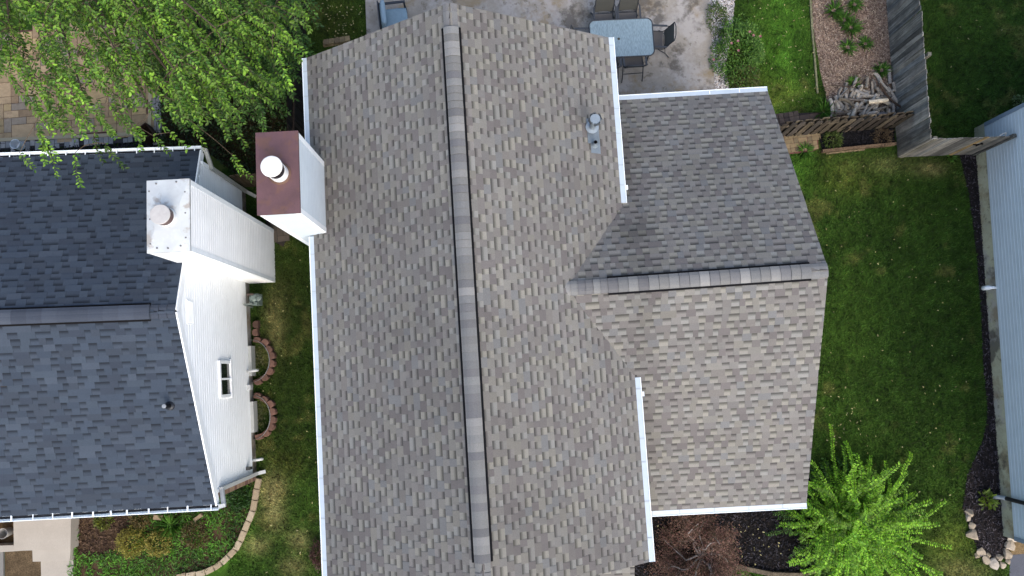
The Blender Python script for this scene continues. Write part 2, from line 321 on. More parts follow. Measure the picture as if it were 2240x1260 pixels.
# grass blades
def make_grass(n):
    px = RG.uniform(500, 2260, n); py = RG.uniform(-20, 1275, n)
    ok = np.ones(n, bool)
    for poly in HARD: ok &= ~inpoly(px, py, poly)
    ok &= ~(inpoly(px, py, P_UPBED) & (RG.uniform(0, 1, n) < .7)) & ~(inpoly(px, py, P_BED) & (RG.uniform(0, 1, n) < .45))
    hid = inpoly(px, py, [(1300, 250), (1660, 250), (1780, 580), (1740, 1060), (1380, 1080)]); ok &= ~hid
    px, py = px[ok], py[ok]; n = len(px); p = atv(px, py, np.zeros(n)); a = RG.uniform(0, 6.28, n); h = RG.uniform(.025, .075, n); w = RG.uniform(.007, .015, n); ln = RG.uniform(.015, .06, n)
    d = np.stack([np.cos(a), np.sin(a), 0*a], -1); q = np.stack([-np.sin(a), np.cos(a), 0*a], -1)
    tip = p+d*ln[:, None]; tip[:, 2] += h
    V = np.stack([p-q*w[:, None], p+q*w[:, None], tip], 1).reshape(-1, 3); Fq = np.arange(n*3).reshape(-1, 3)
    c = lawn_col(p[:, 0], p[:, 1])*(.35+1.35*vnoise(p[:, 0], p[:, 1], 9, 21)[:, None])*RG.uniform(.6, 1.5, (n, 1)); c[:, 0] *= RG.uniform(.85, 1.25, n)
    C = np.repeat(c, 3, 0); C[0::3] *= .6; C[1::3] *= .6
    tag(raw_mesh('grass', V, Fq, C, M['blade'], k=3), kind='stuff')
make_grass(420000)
# chips, gravel
def scatter_chips(name, pix, n, L, Wd, cols, zmax=.05, kind='stuff', mat_='chip'):
    pts = np.array(sample(pix, n)); p = atv(pts[:, 0], pts[:, 1], np.zeros(n)); p[:, 2] = RG.uniform(.014, zmax, n)
    a = RG.uniform(0, 6.28, n); d = nrm(np.stack([np.cos(a), np.sin(a), RG.normal(0, .25, n)], -1)); q = nrm(np.stack([-np.sin(a), np.cos(a), RG.normal(0, .3, n)], -1))
    l = RG.uniform(*L, n)[:, None]; w = RG.uniform(*Wd, n)[:, None]; u = np.cross(d, q)*w*.35
    V = np.stack([p-d*l-q*w, p+d*l-q*w*.7, p+d*l+q*w, p-d*l+q*w*.8, p-d*l*.9-q*w*.8+u, p+d*l*.9-q*w*.6+u, p+d*l*.85+q*w*.8+u, p-d*l*.9+q*w*.7+u], 1).reshape(-1, 3)
    t = np.array([[4, 5, 6, 7], [0, 1, 5, 4], [1, 2, 6, 5], [2, 3, 7, 6], [3, 0, 4, 7]]); Fq = (np.arange(n)[:, None, None]*8+t[None]).reshape(-1, 4)
    cc = np.array(cols)[RG.integers(0, len(cols), n)]*RG.uniform(.7, 1.3, (n, 1))
    return tag(raw_mesh(name, V, Fq, np.repeat(cc, 8, 0), M[mat_]), kind=kind)
scatter_chips('wood_chips', P_CHIPS, 12000, (.012, .036), (.004, .010), [S(148, 128, 114, .6), S(176, 158, 142, .6), S(110, 90, 80, .6), S(90, 76, 68, .6), S(156, 136, 124, .6), S(206, 188, 166, .6)])
BLK = [S(48, 46, 50), S(72, 68, 74), S(34, 33, 36), S(112, 106, 112), S(58, 50, 50)]
scatter_chips('black_wood_chips', P_BMULCH, 1500, (.015, .04), (.006, .012), [S(34, 34, 38), S(50, 50, 56), S(26, 26, 28)])
scatter_chips('dark_mulch', P_SMULCH, 8000, (.015, .045), (.006, .013), [S(32, 31, 34), S(50, 48, 54), S(25, 24, 26), S(80, 78, 86), S(58, 50, 46)])
scatter_chips('mulch_along_wall', P_BLUEM, 4200, (.015, .045), (.006, .012), BLK)
scatter_chips('white_gravel', P_GRAVEL, 5000, (.01, .026), (.008, .018), [S(198, 194, 192, .8), S(220, 218, 216, .8), S(160, 156, 154, .8), S(180, 170, 162, .8)])
scatter_chips('black_gravel', [(-60, 333), (352, 308), (352, 326), (-60, 352)], 1500, (.015, .03), (.012, .02), [S(40, 42, 46), S(58, 60, 66), S(28, 28, 32)])
scatter_chips('soil_crumbs', [(172, 1130), (285, 1125), (290, 1200), (230, 1225), (172, 1210)], 900, (.01, .04), (.006, .015), [S(92, 72, 60), S(70, 54, 46), S(120, 98, 80)])
# pavers
def ashlar(name, pix, cell, rot, cols, joint, jcol, z, sizes=((1, 1), (2, 1), (1, 2), (2, 2), (3, 2), (2, 1))):
    poly = gpoly(pix); mb = MB(); mb.slab(poly, z-.03, z-.012, jcol); base = tag(mb.build(name, M['paver']), kind='structure')
    xs = [p[0] for p in poly]; ys = [p[1] for p in poly]; c, s = math.cos(rot), math.sin(rot); ox, oy = min(xs), min(ys)
    nx_, ny_ = int((max(xs)-ox)/cell)+6, int((max(ys)-oy)/cell)+6; occ = np.zeros((nx_+4, ny_+4), bool); mb2 = MB()
    for i in range(nx_):
        for j in range(ny_):
            if occ[i, j]: continue
            w, h = random.choice(sizes)
            while occ[i:i+w, j:j+h].any(): w, h = 1, 1
            occ[i:i+w, j:j+h] = True
            x0, y0, x1, y1 = i*cell+joint, j*cell+joint, (i+w)*cell-joint, (j+h)*cell-joint
            R_ = [(ox-.4+c*x-s*y, oy-.4+s*x+c*y) for x, y in ((x0, y0), (x1, y0), (x1, y1), (x0, y1))]
            cx, cy = np.mean(R_, 0)
            if inpoly(np.array([cx]), np.array([cy]), poly)[0]:
                zz = z+random.uniform(-.003, .003); mb2.slab(R_, z-.02, zz, random.choice(cols)*random.uniform(.85, 1.12))
    o = mb2.build('pavers', M['paver'], base); return base
TAN = [S(168, 146, 112, .62), S(182, 158, 124, .62), S(158, 134, 104, .62), S(150, 138, 122, .62), S(174, 152, 112, .62)]
ashlar('paver_patio', P_NPAVE, .2, .03, TAN, .006, S(96, 58, 50), .05)
ashlar('paver_border', P_NBORD, .13, .03, [S(140, 140, 140, .8), S(148, 147, 146, .8), S(130, 132, 134, .8)], .006, S(50, 48, 50), .046, ((1, 2), (1, 1), (1, 2)))
ashlar('brick_path', P_PAVB, .14, .1, [S(104, 84, 72), S(92, 76, 66), S(116, 98, 84)], .006, S(52, 40, 34), .04, ((1, 1), (2, 1), (1, 1)))
ashlar('tan_paver_path', P_PAVT, .125, .08, [S(162, 142, 108), S(150, 132, 100), S(140, 126, 98)], .005, S(120, 74, 66), .04, ((1, 1), (2, 1), (1, 1), (1, 1)))
ashlar('side_paver_path', P_SIDEP, .16, .06, [S(96, 86, 74), S(82, 76, 66), S(108, 96, 84)], .006, S(40, 36, 30), .04, ((1, 1), (2, 1), (1, 2)))
mb = MB()
for pth in ([(-80, 311), (300, 294)], [(300, 294), (327, 291)], [(331, 205), (329, 290)]):
    p, q = at(*pth[0]), at(*pth[1]); mb.bar((p[0], p[1], .04), (q[0], q[1], .04), .09, .05, S(196, 184, 154))
tag(mb.build('paver_edge_band', M['path']), kind='structure')
mb = MB()
PC = S(208, 200, 186)
mb.slab(gpoly([(50, 1110), (174, 1110), (173, 1194), (52, 1197)]), 0, .36, PC)
mb.slab(gpoly([(82, 1197), (165, 1194), (163, 1222), (83, 1224)]), 0, .2, PC*1.02)
mb.slab(gpoly([(92, 1224), (163, 1222), (160, 1330), (94, 1330)]), 0, .05, PC*.98)
mb.slab(gpoly([(-80, 1190), (50, 1186), (52, 1197), (82, 1197), (-80, 1208)]), 0, .3, PC*.97)
mb.slab(gpoly([(-80, 1208), (10, 1203), (12, 1330), (-80, 1330)]), 0, .06, S(150, 148, 144))
tag(mb.build('concrete_walk', M['path']), kind='structure')
sheet('soil_square', [(-80, 1125), (50, 1118), (50, 1186), (-80, 1190)], .016, 'soil', S(112, 90, 62))
sheet('soil_patch', [(12, 1203), (82, 1198), (83, 1224), (92, 1224), (94, 1330), (12, 1330)], .016, 'soil', S(112, 96, 74))
# ------------------------------------------------------------------ ROOF / SIDING builders
def lerp(a, b, t): return a+(b-a)*t
TEETH = [S(129, 122, 121), S(145, 140, 136), S(156, 152, 145), S(138, 134, 132), S(126, 119, 118), S(151, 147, 143), S(141, 135, 130), S(140, 140, 141), S(153, 148, 139), S(135, 129, 126)]
GAPS = [S(168, 164, 155), S(174, 169, 158), S(161, 157, 152), S(168, 166, 161), S(156, 150, 146)]
_mt = np.mean(TEETH, 0); TEETH = [(_mt+(t-_mt)*.72)*SH for t in TEETH]; GAPS = [(t*.84+_mt*.16)*SH for t in GAPS]
def shingles(mb, A, B, Cc, D, teeth, gaps, shade, expo=.148, tone=lambda p: 1.0, band=.62, tw=(.10, .20), gw=(.10, .175), gapdark=1.0):
    """A,B eave ends; Cc,D ridge ends above B, A. courses of laminated shingles with raised tabs"""
    A, B, Cc, D = [np.asarray(p, float) for p in (A, B, Cc, D)]
    Lu = (np.linalg.norm(B-A)+np.linalg.norm(Cc-D))/2; Lv = (np.linalg.norm(D-A)+np.linalg.norm(Cc-B))/2
    nn = np.cross(B-A, D-A); nn /= np.linalg.norm(nn)
    if nn[2] < 0: nn = -nn
    P = lambda u, v, h=0: lerp(lerp(A, B, u/Lu), lerp(D, Cc, u/Lu), v/Lv)+nn*h
    nrow = int(math.ceil(Lv/expo)); flip = np.cross(B-A, D-A)[2] < 0
    def Q(a, b, c, d, col):
        if flip: mb.quad(a, d, c, b, [col[0], col[3], col[2], col[1]] if len(np.shape(col)) == 2 else col)
        else: mb.quad(a, b, c, d, col)
    for j in range(nrow):
        v0, v1 = j*expo, min((j+1)*expo, Lv); u = -random.uniform(0, .3); up = random.random() < .5
        while u < Lu:
            up = not up; w = random.uniform(*(tw if up else gw))
            if random.random() < .12: w *= 1.6
            a, b = max(u, 0), min(u+w, Lu); u += w
            if b-a < .012: continue
            tn = tone(P((a+b)/2, v0)); rk = random.uniform(.93, 1.07)*tn
            if up:
                c = random.choice(teeth)*rk
                Q(P(a, v0, .011), P(b, v0, .011), P(b, v1, .003), P(a, v1, .003), c)
                Q(P(a, v0, 0), P(b, v0, 0), P(b, v0, .011), P(a, v0, .011), c*.45)
                Q(P(a, v0, 0), P(a, v0, .011), P(a, v1, .003), P(a, v1, 0), c*.6); Q(P(b, v0, .011), P(b, v0, 0), P(b, v1, 0), P(b, v1, .003), c*.6)
            else:
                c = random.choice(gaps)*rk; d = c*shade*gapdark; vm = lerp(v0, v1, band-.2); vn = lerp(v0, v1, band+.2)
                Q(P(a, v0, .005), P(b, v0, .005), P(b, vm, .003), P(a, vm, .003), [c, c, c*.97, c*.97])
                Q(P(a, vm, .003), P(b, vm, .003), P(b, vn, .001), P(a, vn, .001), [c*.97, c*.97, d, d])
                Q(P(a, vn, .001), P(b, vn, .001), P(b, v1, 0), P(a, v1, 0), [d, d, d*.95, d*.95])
                Q(P(a, v0, 0), P(b, v0, 0), P(b, v0, .005), P(a, v0, .005), c*.5)
    # deck under the shingles
    dk = S(90, 84, 80)*.6
    a, b, c, d = [p-nn*.012 for p in (A, B, Cc, D)]; e = nn*.05
    Q(a, b, c, d, dk); Q(b, a, a-e, b-e, dk); Q(c, b, b-e, c-e, dk); Q(a, d, d-e, a-e, dk); Q(d, c, c-e, d-e, dk); Q(b-e, a-e, d-e, c-e, dk)
def ridge_caps(mb, a, b, dl, dr, rise, hw, cols, expo=.142):
    a, b = np.asarray(a, float), np.asarray(b, float); L = np.linalg.norm(b-a); d = (b-a)/L; n = max(1, int(L/expo)); dl, dr = [np.asarray(t)/np.linalg.norm(t) for t in (dl, dr)]
    st = [-1, -.55, -.2, 0, .2, .55, 1]
    def pt(s, f, h):
        base = a+d*s; side = dl*(-f*hw) if f < 0 else dr*(f*hw)
        return base+side+np.array([0, 0, h-.03*math.exp(-(f/.25)**2)])
    for i in range(n):
        c = random.choice(cols)*random.uniform(.92, 1.08); s0, s1 = i*L/n, (i+1)*L/n; j = random.uniform(-.004, .004)
        lo = [pt(s0+j, f, rise+.016) for f in st]; hi = [pt(s1, f, rise+.004) for f in st]; fr = [pt(s0+j, f, rise) for f in st]
        mb.add(lo+hi+fr, [(k, k+1, 8+k, 7+k) for k in range(6)]+[(14+k, 15+k, k+1, k) for k in range(6)], [c]*7+[c*.97]*7+[c*.4]*7)
        for k in (0, 6):   # side thickness
            e = np.array([0, 0, -.012-rise*.6]); mb.quad(lo[k], hi[k], hi[k]+e, lo[k]+e, c*.5)
def vent_strip(mb, a, b, dl, dr, rise, hw):
    a, b = np.asarray(a, float), np.asarray(b, float)
    for s in (dl, dr):
        s = np.asarray(s)/np.linalg.norm(s); o = s*(hw+.014)+np.array([0, 0, rise*.2]); mb.bar(a+o, b+o, .036, rise*.8+.006, (.01, .01, .01), up=np.cross(b-a, s))
def clip2(poly, f):          # keep f(p) >= 0
    out = []; n = len(poly)
    for i in range(n):
        p, q = poly[i], poly[(i+1) % n]; a, b = f(p), f(q)
        if a >= 0: out.append(p)
        if a*b < 0: t = a/(a-b); out.append((p[0]+(q[0]-p[0])*t, p[1]+(q[1]-p[1])*t))
    return out
def siding(mb, a, b, poly, out, col, expo=.127, prof=.019, z0=0):
    """lap siding on the upright plane a->b (xy); poly = convex outline in (u, z); out = outward normal"""
    a, b = np.asarray(a[:2], float), np.asarray(b[:2], float); L = np.linalg.norm(b-a); d = (b-a)/L; out = np.asarray(out, float)
    zmin = min(p[1] for p in poly); zmax = max(p[1] for p in poly); z = zmin
    P = lambda u, z_, o: np.array([a[0]+d[0]*u+out[0]*o, a[1]+d[1]*u+out[1]*o, z_])
    flip = np.cross(np.append(d, 0), (0, 0, 1.))@np.append(out, 0) < 0
    while z < zmax-1e-4:
        z1 = min(z+expo, zmax); q = clip2(clip2(poly, lambda p: p[1]-z), lambda p: z1-p[1])
        if len(q) > 2:
            c = col*random.uniform(.985, 1.01); zk = z+expo*.68
            for part, f_ in ((clip2(q, lambda p: zk-p[1]), lambda zz: prof), (clip2(q, lambda p: p[1]-zk), lambda zz: prof*(1-(zz-zk)/(z+expo-zk))*.9)):
                if len(part) > 2:
                    v = [P(u, zz, .002+f_(zz)) for u, zz in part]; mb.add(v, [tuple(range(len(v)))[::-1] if flip else tuple(range(len(v)))], c)
            us = [u for u, zz in q if abs(zz-z) < 1e-6]
            if len(us) > 1: mb.quad(P(min(us), z, .001), P(max(us), z, .001), P(max(us), z, .002+prof), P(min(us), z, .002+prof), c*.8)
        z = z1
    mb.add([P(u, zz, -.004) for u, zz in poly], [tuple(range(len(poly)))[::-1] if flip else tuple(range(len(poly)))], col*.8)
def gutter(name, a, b, out, parent, closed=True, straps=(), w=.12, h=.10, col=S(226, 234, 238, .88), capends=True, seams=0):
    """K-style trough from a to b, hung outside the eave along `out`"""
    a, b = np.asarray(a, float), np.asarray(b, float); out = np.append(np.asarray(out, float)[:2], 0); out /= np.linalg.norm(out); up = np.array([0, 0, 1.]); d = (b-a)/np.linalg.norm(b-a); L = np.linalg.norm(b-a)
    mb = MB(); t = .005
    prof = [(0, 0), (0, -h), (w*.6, -h), (w*.8, -h*.55), (w, -h*.35), (w, .004), (w-.016, .004), (w-.016, -.008), (w-.01, -.03), (w*.76, -h*.5), (w*.57, -h+t), (t, -h+t), (t, 0)]
    n = len(prof); va = [a+out*x+up*z for x, z in prof]; vb = [b+out*x+up*z for x, z in prof]
    mb.add(va+vb, [(i, (i+1) % n, n+(i+1) % n, n+i) for i in range(n)], col)
    for e, o in ((a, -d), (b, d)): mb.add([e+out*x+up*z+o*.002 for x, z in prof[:6]], [(0, 1, 2, 3, 4, 5)], col)
    if closed:
        mb.quad(a+out*.0+up*.012, b+up*.012, b+out*(w-.016)+up*-.004, a+out*(w-.016)+up*-.004, S(196, 210, 221, .66))
        for k in range(seams):
            p = lerp(a, b, (k+.5+random.uniform(-.2, .2))/seams); mb.bar(p+up*.016, p+out*(w-.016)+up*.0, .02, .006, S(214, 226, 232))
    g_ = mb.build(name, M['metal_white'], parent)
    if not closed:
        m2 = MB(); m2.quad(a+out*.01-up*(h-.02), b+out*.01-up*(h-.02), b+out*w*.6-up*(h-.02), a+out*w*.6-up*(h-.02), S(60, 62, 66)); m2.build('gutter_debris', M['soil'], g_)
    for s in straps:
        m3 = MB(); p = lerp(a, b, s); m3.bar(p-out*.01+up*.006, p+out*(w-.004)+up*.008, random.choice((.02, .02, .035)), .006, col*1.02); m3.build('gutter_strap', M['metal_white'], g_)
    return g_
# ------------------------------------------------------------------ MAIN HOUSE
ZE = 4.2
NL = at(671, 127, ZE); NR = at(1331, 82, ZE); RN = on_line(983, 6, NL, NR); ZR = RN[2]
SR = at(1420, 1229, ZE); t_ = at(716, 1255, ZE); SLp = NL+(t_-NL)*((SR[1]-.0-NL[1])/(t_[1]-NL[1])); t_ = at(1057, 1258, ZR); RS = RN+(t_-RN)*((SR[1]-RN[1])/(t_[1]-RN[1]))
main = thing('main_house', 'large house with grey brown shingle roof and lower side wing, in the middle', 'house', (.0, 1.5, 0), world=True)
rf = MB()
def main_tone(p):
    return .97+.06*math.sin(p[0]*1.3+p[1]*.7)
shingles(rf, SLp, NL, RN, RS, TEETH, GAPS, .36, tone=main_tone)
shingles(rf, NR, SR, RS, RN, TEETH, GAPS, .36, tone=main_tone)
ZW = 2.9
WN = at(1679, 200, ZW); WS = at(1764, 1100, ZW); WR = on_line(1812, 590, WN, WS)
WNi = at(1360, 219, ZW); WNi = WN+(WNi-WN)*((1.0-WN[0])/(WNi[0]-WN[0])); WSi = at(1424, 1118, ZW); WSi = WS+(WSi-WS)*((1.0-WS[0])/(WSi[0]-WS[0]))
sl_ = (ZR-ZE)/(NR[0]-RN[0])
# junction of wing ridge with main slope: along the pixel ray
for z in np.linspace(4.2, 6, 400):
    p = at(1238, 631, z)
    xe = NR[0]+(SR[0]-NR[0])*(p[1]-NR[1])/(SR[1]-NR[1]); zm = ZE+sl_*(xe-p[0])
    if z >= zm: break
WJ = p; WRi = WJ+(WJ-WR)*((1.0-WJ[0])/(WJ[0]-WR[0]))*1.0
WRi = WR+(WJ-WR)*((1.0-WR[0])/(WJ[0]-WR[0]))
def wing_tone(p):   # dark algae streak on the north slope beside the main eave
    if p[1] > WR[1]+.6:
        dx = p[0]-2.75; n_ = float(vnoise(np.array([p[0]]), np.array([p[1]]), 2.2, 3)[0])
        return 1-.45*math.exp(-(dx/.35)**2)*n_*1.4
    dx = p[0]-2.75
    return 1-.22*math.exp(-(dx/.3)**2)
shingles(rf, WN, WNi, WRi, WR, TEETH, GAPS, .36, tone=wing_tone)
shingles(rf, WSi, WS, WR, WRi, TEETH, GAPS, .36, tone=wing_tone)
# porch roof beyond the south gable
pa, pb = at(1388, 1290, 2.7), at(1160, 1300, 2.7); pc, pd = np.array([pb[0], SR[1]+.27, 3.25]), np.array([pa[0], SR[1]+.27, 3.25])
shingles(rf, pb, pa, pd, pc, TEETH, GAPS, .36)
roof = rf.build('roof', M['shingle'], main)
for p_ in (pa, pb): mb = MB(); mb.bx((p_[0]*.97+.03, p_[1]+.15, 1.33), .12, .12, 2.66, 0, S(230, 234, 236, .85)); mb.build('porch_post', M['metal_white'], main)
CAPC = [S(144, 147, 150), S(154, 157, 159), S(136, 138, 142), S(148, 150, 151), S(132, 134, 139), S(166, 168, 169)]; CAPC = [c*np.array([1.03, 1.0, .95]) for c in CAPC]
dl = (NL+SLp)/2-(RN+RS)/2; dl[1] = 0; dr = (NR+SR)/2-(RN+RS)/2; dr[1] = 0
def along(a, b, px, py, ax):   # point of the segment a-b nearest the pixel
    best = min((np.hypot(*(proj(lerp(a, b, t))-np.array([px, py]))), t) for t in np.linspace(-.1, 1.1, 1201)); return lerp(a, b, best[1])
v0, v1 = along(RN, RS, 984, 58, 1), along(RN, RS, 1054, 1232, 1)
cp = MB(); ridge_caps(cp, RN, v0, dl, dr, .012, .155, CAPC); ridge_caps(cp, v1, v0, dr, dl, .055, .165, CAPC); ridge_caps(cp, v1, RS, dl, dr, .012, .155, CAPC); cp.build('ridge_cap', M['shingle'], roof); cp = MB()
wl = (WN-WR); wl[0] = 0; ws = (WS-WR); ws[0] = 0
w0, w1 = along(WJ, WR, 1330, 625, 0), along(WJ, WR, 1775, 592, 0)
ridge_caps(cp, WJ+(WR-WJ)*-.01, w0, wl, ws, .035, .155, CAPC); ridge_caps(cp, w0, w1, wl, ws, .038, .16, CAPC, .19); ridge_caps(cp, WR, w1, ws, wl, .012, .155, CAPC)
cp.build('ridge_cap', M['shingle'], roof)
vs_ = MB(); vent_strip(vs_, v0, v1, dl, dr, .055, .165); vs_.build('ridge_vent', M['black'], roof)
vs_ = MB(); vent_strip(vs_, w0, w1, wl, ws, .05, .162); vs_.build('ridge_vent', M['black'], roof)
# roof pipes
def roofz(x, y):
    xe = NR[0]+(SR[0]-NR[0])*(y-NR[1])/(SR[1]-NR[1]); return ZE+sl_*(xe-x)
def on_roof(px, py):
    for z in np.linspace(4.2, 6.2, 800):
        p = at(px, py, z)
        if z >= roofz(p[0], p[1]): return p
GV = S(168, 182, 192); q = on_roof(1294, 282)
mb = MB(); sn = np.array([sl_, 0, 1])/math.hypot(sl_, 1); dn = np.array([1, 0, -sl_])/math.hypot(sl_, 1)
mb.box(q+dn*.02+sn*.016+np.array([0, -.06, 0]), dn*.15, (0, .26, 0), sn*.003, GV*.72)
mb.lathe(q, [(.115, -.08), (.10, .06), (.085, .10)], 28, GV); mb.lathe(q+np.array([0, 0, .1]), [(.125, 0), (.135, .015), (.066, .03)], 28, GV*1.05); mb.lathe(q, [(.062, .05), (.06, .50)], 24, GV*.85)
fl = mb.build('flue_pipe', M['metal_grey'], roof)
mb = MB(); ct = q+np.array([0, 0, .52])
mb.lathe(ct, [(.05, 0), (.10, .02), (.108, .07), (.10, .085)], 24, GV*1.15)
for k in range(4):
    a = k*math.pi/2+.35; u = np.array([math.cos(a), math.sin(a), 0]); w_ = np.array([-u[1], u[0], 0])
    mb.box(ct+u*.118+np.array([0, 0, .05]), u*.004, w_*.055, (0, 0, .05), GV*.3)
    for s in (-1, 1): mb.box(ct+u*.10+w_*s*.055+np.array([0, 0, .05]), u*.016, w_*.004, (0, 0, .05), GV*.4)
mb.build('flue_cap', M['metal_grey'], roof)
q2 = on_roof(1300, 318)
mb = MB(); mb.box(q2+dn*.02+sn*.012, dn*.12, (0, .17, 0), sn*.003, GV*.8); mb.lathe(q2, [(.075, -.05), (.07, .05), (.05, .08), (.042, .1)], 24, GV*.95)
mb.tube([q2+np.array([0, 0, z]) for z in (.05, .22)], .038, 16, GV, caps=False); mb.tube([q2+np.array([0, 0, z]) for z in (.22, .1)], .031, 16, (.02, .02, .022), caps=False); mb.lathe(q2+np.array([0, 0, .1]), [(.031, 0), (.0, 0.001)], 16, (.02, .02, .02))
mb.build('plumbing_vent', M['metal_grey'], roof)
# walls
WT = S(232, 236, 238, .85); mw = MB()
xl, xr, yn, ys = NL[0]+.3, NR[0]-.3, NR[1]-.25, SR[1]+.25; xm = (xl+xr)/2; zt = ZE-.05
siding(mw, (xl, ys), (xr, ys), [(0, .2), (xr-xl, .2), (xr-xl, zt), (xm-xl, ZR-.25), (0, zt)], (0, -1), WT)
siding(mw, (xr, yn), (xl, yn), [(0, .2), (xr-xl, .2), (xr-xl, zt), (xm-xl, ZR-.25), (0, zt)], (0, 1), WT)
siding(mw, (xl, yn), (xl, ys), [(0, .2), (yn-ys, .2), (yn-ys, zt), (0, zt)], (-1, 0), WT)
siding(mw, (xr, ys), (xr, yn), [(0, .2), (yn-ys, .2), (yn-ys, zt), (0, zt)], (1, 0), WT)
wx1, wyn, wys = WN[0]-.25, WN[1]-.3, WS[1]+.3
siding(mw, (wx1, wys), (wx1, wyn), [(0, .2), (wyn-wys, .2), (wyn-wys, ZW-.02), (WR[1]-wys, WR[2]-.2), (0, ZW-.02)], (1, 0), WT)
siding(mw, (wx1, wyn), (xr+.03, wyn), [(0, .2), (wx1-xr-.03, .2), (wx1-xr-.03, ZW-.02), (0, ZW-.02)], (0, 1), WT)
siding(mw, (xr+.03, wys), (wx1, wys), [(0, .2), (wx1-xr-.03, .2), (wx1-xr-.03, ZW-.02), (0, ZW-.02)], (0, -1), WT)
mw.build('wall', M['siding'], main)
fd = MB(); fd.bx(((xl+xr)/2, (yn+ys)/2, .1), xr-xl, yn-ys, .2, 0, S(150, 146, 138)); fd.bx(((xr+wx1)/2, (wyn+wys)/2, .1), wx1-xr, wyn-wys, .2, 0, S(150, 146, 138)); fd.build('foundation', M['concrete'], main)
# gutters
ex = np.array([.0, 0, -.01])
chN, chS = 4.42, 2.93
lp = lambda y: NL+(SLp-NL)*((y-NL[1])/(SLp[1]-NL[1])); rp = lambda y: NR+(SR-NR)*((y-NR[1])/(SR[1]-NR[1]))
C_RN, C_RS = at(557, 290, 6.3), at(566, 469, 6.3)
off = np.array([-.045, 0, .0])
gutter('gutter', lp(NL[1]), lp(C_RN[1]+.02), (-1, 0), main, seams=4, w=.105); gutter('gutter', lp(C_RS[1]-.03), SLp, (-1, 0), main, seams=9, w=.105)
e1 = along(NR, SR, 1362, 443, 1); e2 = along(NR, SR, 1390, 826, 1)
gutter('gutter', NR, e1, (1, 0), main, seams=6); gutter('gutter', e2, SR, (1, 0), main, seams=5)
wn0 = WN+(WNi-WN)*((e1[0]-.02-WN[0])/(WNi[0]-WN[0])); ws0 = WS+(WSi-WS)*((e2[0]-.02-WS[0])/(WSi[0]-WS[0]))
gutter('gutter', WN, wn0, (0, 1), main, straps=(.17, .35)); gutter('gutter', ws0, WS, (0, -1), main, seams=5)
for p_ in (along(NR, SR, 1362, 410, 1), along(NR, SR, 1394, 862, 1)): mb = MB(); mb.bx(p_+np.array([.145, 0, -.04]), .04, .09, .08, 0, S(220, 228, 232, .88)); mb.build('gutter_outlet', M['metal_white'], main)
# rust capped chimney
ZC = 6.3
c4 = [at(557, 290, ZC), at(651, 288, ZC), at(657, 466, ZC), at(566, 469, ZC)]
x0, x1 = (c4[0][0]+c4[3][0])/2, (c4[1][0]+c4[2][0])/2; y1, y0 = (c4[0][1]+c4[1][1])/2, (c4[2][1]+c4[3][1])/2
def chimney_chase(x0, x1, y0, y1, zt, parent, col, skirt=.0, trim=None):
    mb = MB(); i = .03
    for a, b, o, L in (((x0+i, y0+i), (x1-i, y0+i), (0, -1), x1-x0-2*i), ((x1-i, y0+i), (x1-i, y1-i), (1, 0), y1-y0-2*i), ((x1-i, y1-i), (x0+i, y1-i), (0, 1), x1-x0-2*i), ((x0+i, y1-i), (x0+i, y0+i), (-1, 0), y1-y0-2*i)):
        siding(mb, a, b, [(0, 0), (L, 0), (L, zt), (0, zt)], o, col, expo=.11)
    ch = mb.build('chimney', M['siding'], parent)
    c = S(236, 242, 245, .88) if trim is None else trim
    for X in (x0+.056, x1-.056):
        for Y in (y0+.056, y1-.056): m2 = MB(); m2.bx((X, Y, zt/2), .10, .10, zt-.03, 0, c); m2.build('corner_trim', M['metal_white'], ch)
    return ch
ch = chimney_chase(x0, x1, y0, y1, ZC-.03, main, S(208, 220, 228, .8))
mb = MB(); mb.bx(((x0+x1)/2, (y0+y1)/2, ZC-.015), x1-x0+.01, y1-y0+.01, .05, 0, S(116, 82, 86)); mb.build('chimney_cap', M['rust'], ch)
zc = ZC+.01; fx = at(612, 380, zc)
mb = MB(); mb.lathe(fx, [(.20, 0), (.205, .012), (.175, .03)], 32, S(116, 84, 66)); mb.build('flue_collar', M['rust'], ch)
mb = MB(); mb.lathe(fx, [(.165, .02), (.165, .22)], 32, S(226, 228, 228, .85)); mb.lathe(fx+np.array([0, 0, .22]), [(.155, 0), (.155, .22)], 32, S(24, 24, 32)); mb.lathe(fx+np.array([0, 0, .44]), [(.184, 0), (.188, .012), (.184, .03), (.165, .038), (.0, .05)], 36, S(226, 226, 222, .8)); mb.build('flue', M['metal_white'], ch)
# flashing where the roof meets the chimney
# ------------------------------------------------------------------ WHITE HOUSE
ZN = 2.75
gN = at(437, 330, ZN); gS = at(471, 1104, ZN); gP = on_line(383, 680, gN, gS)
fN = at(0, 345, ZN); fS = at(0, 1130, ZN); fP = at(0, 694, gP[2]); ext = lambda a, b, x: a+(b-a)*((x-a[0])/(b[0]-a[0]))
XW = -19.0; fN, fS, fP = ext(gN, fN, XW), ext(gS, fS, XW), ext(gP, fP, XW)
white = thing('white_house', 'single storey white sided house with dark slate blue shingle roof at the left', 'house', (-9, 1.5, 0), world=True)
DT = [t*np.array([1.13, 1.2, 1.2]) for t in [S(72, 81, 95), S(68, 77, 91), S(75, 84, 97), S(65, 72, 85), S(78, 86, 99), S(69, 76, 88)]]; DG = [t*np.array([1.13, 1.2, 1.2]) for t in [S(72, 81, 95), S(68, 76, 89), S(75, 83, 96)]]
rf = MB()
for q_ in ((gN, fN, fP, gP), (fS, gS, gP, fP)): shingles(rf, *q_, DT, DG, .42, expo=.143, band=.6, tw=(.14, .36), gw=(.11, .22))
wroof = rf.build('roof', M['shingle'], white)
dN = (gN-gP); dN[0] = 0; dS = (gS-gP); dS[0] = 0; DC = [S(86, 94, 107), S(92, 100, 112), S(80, 88, 101)]
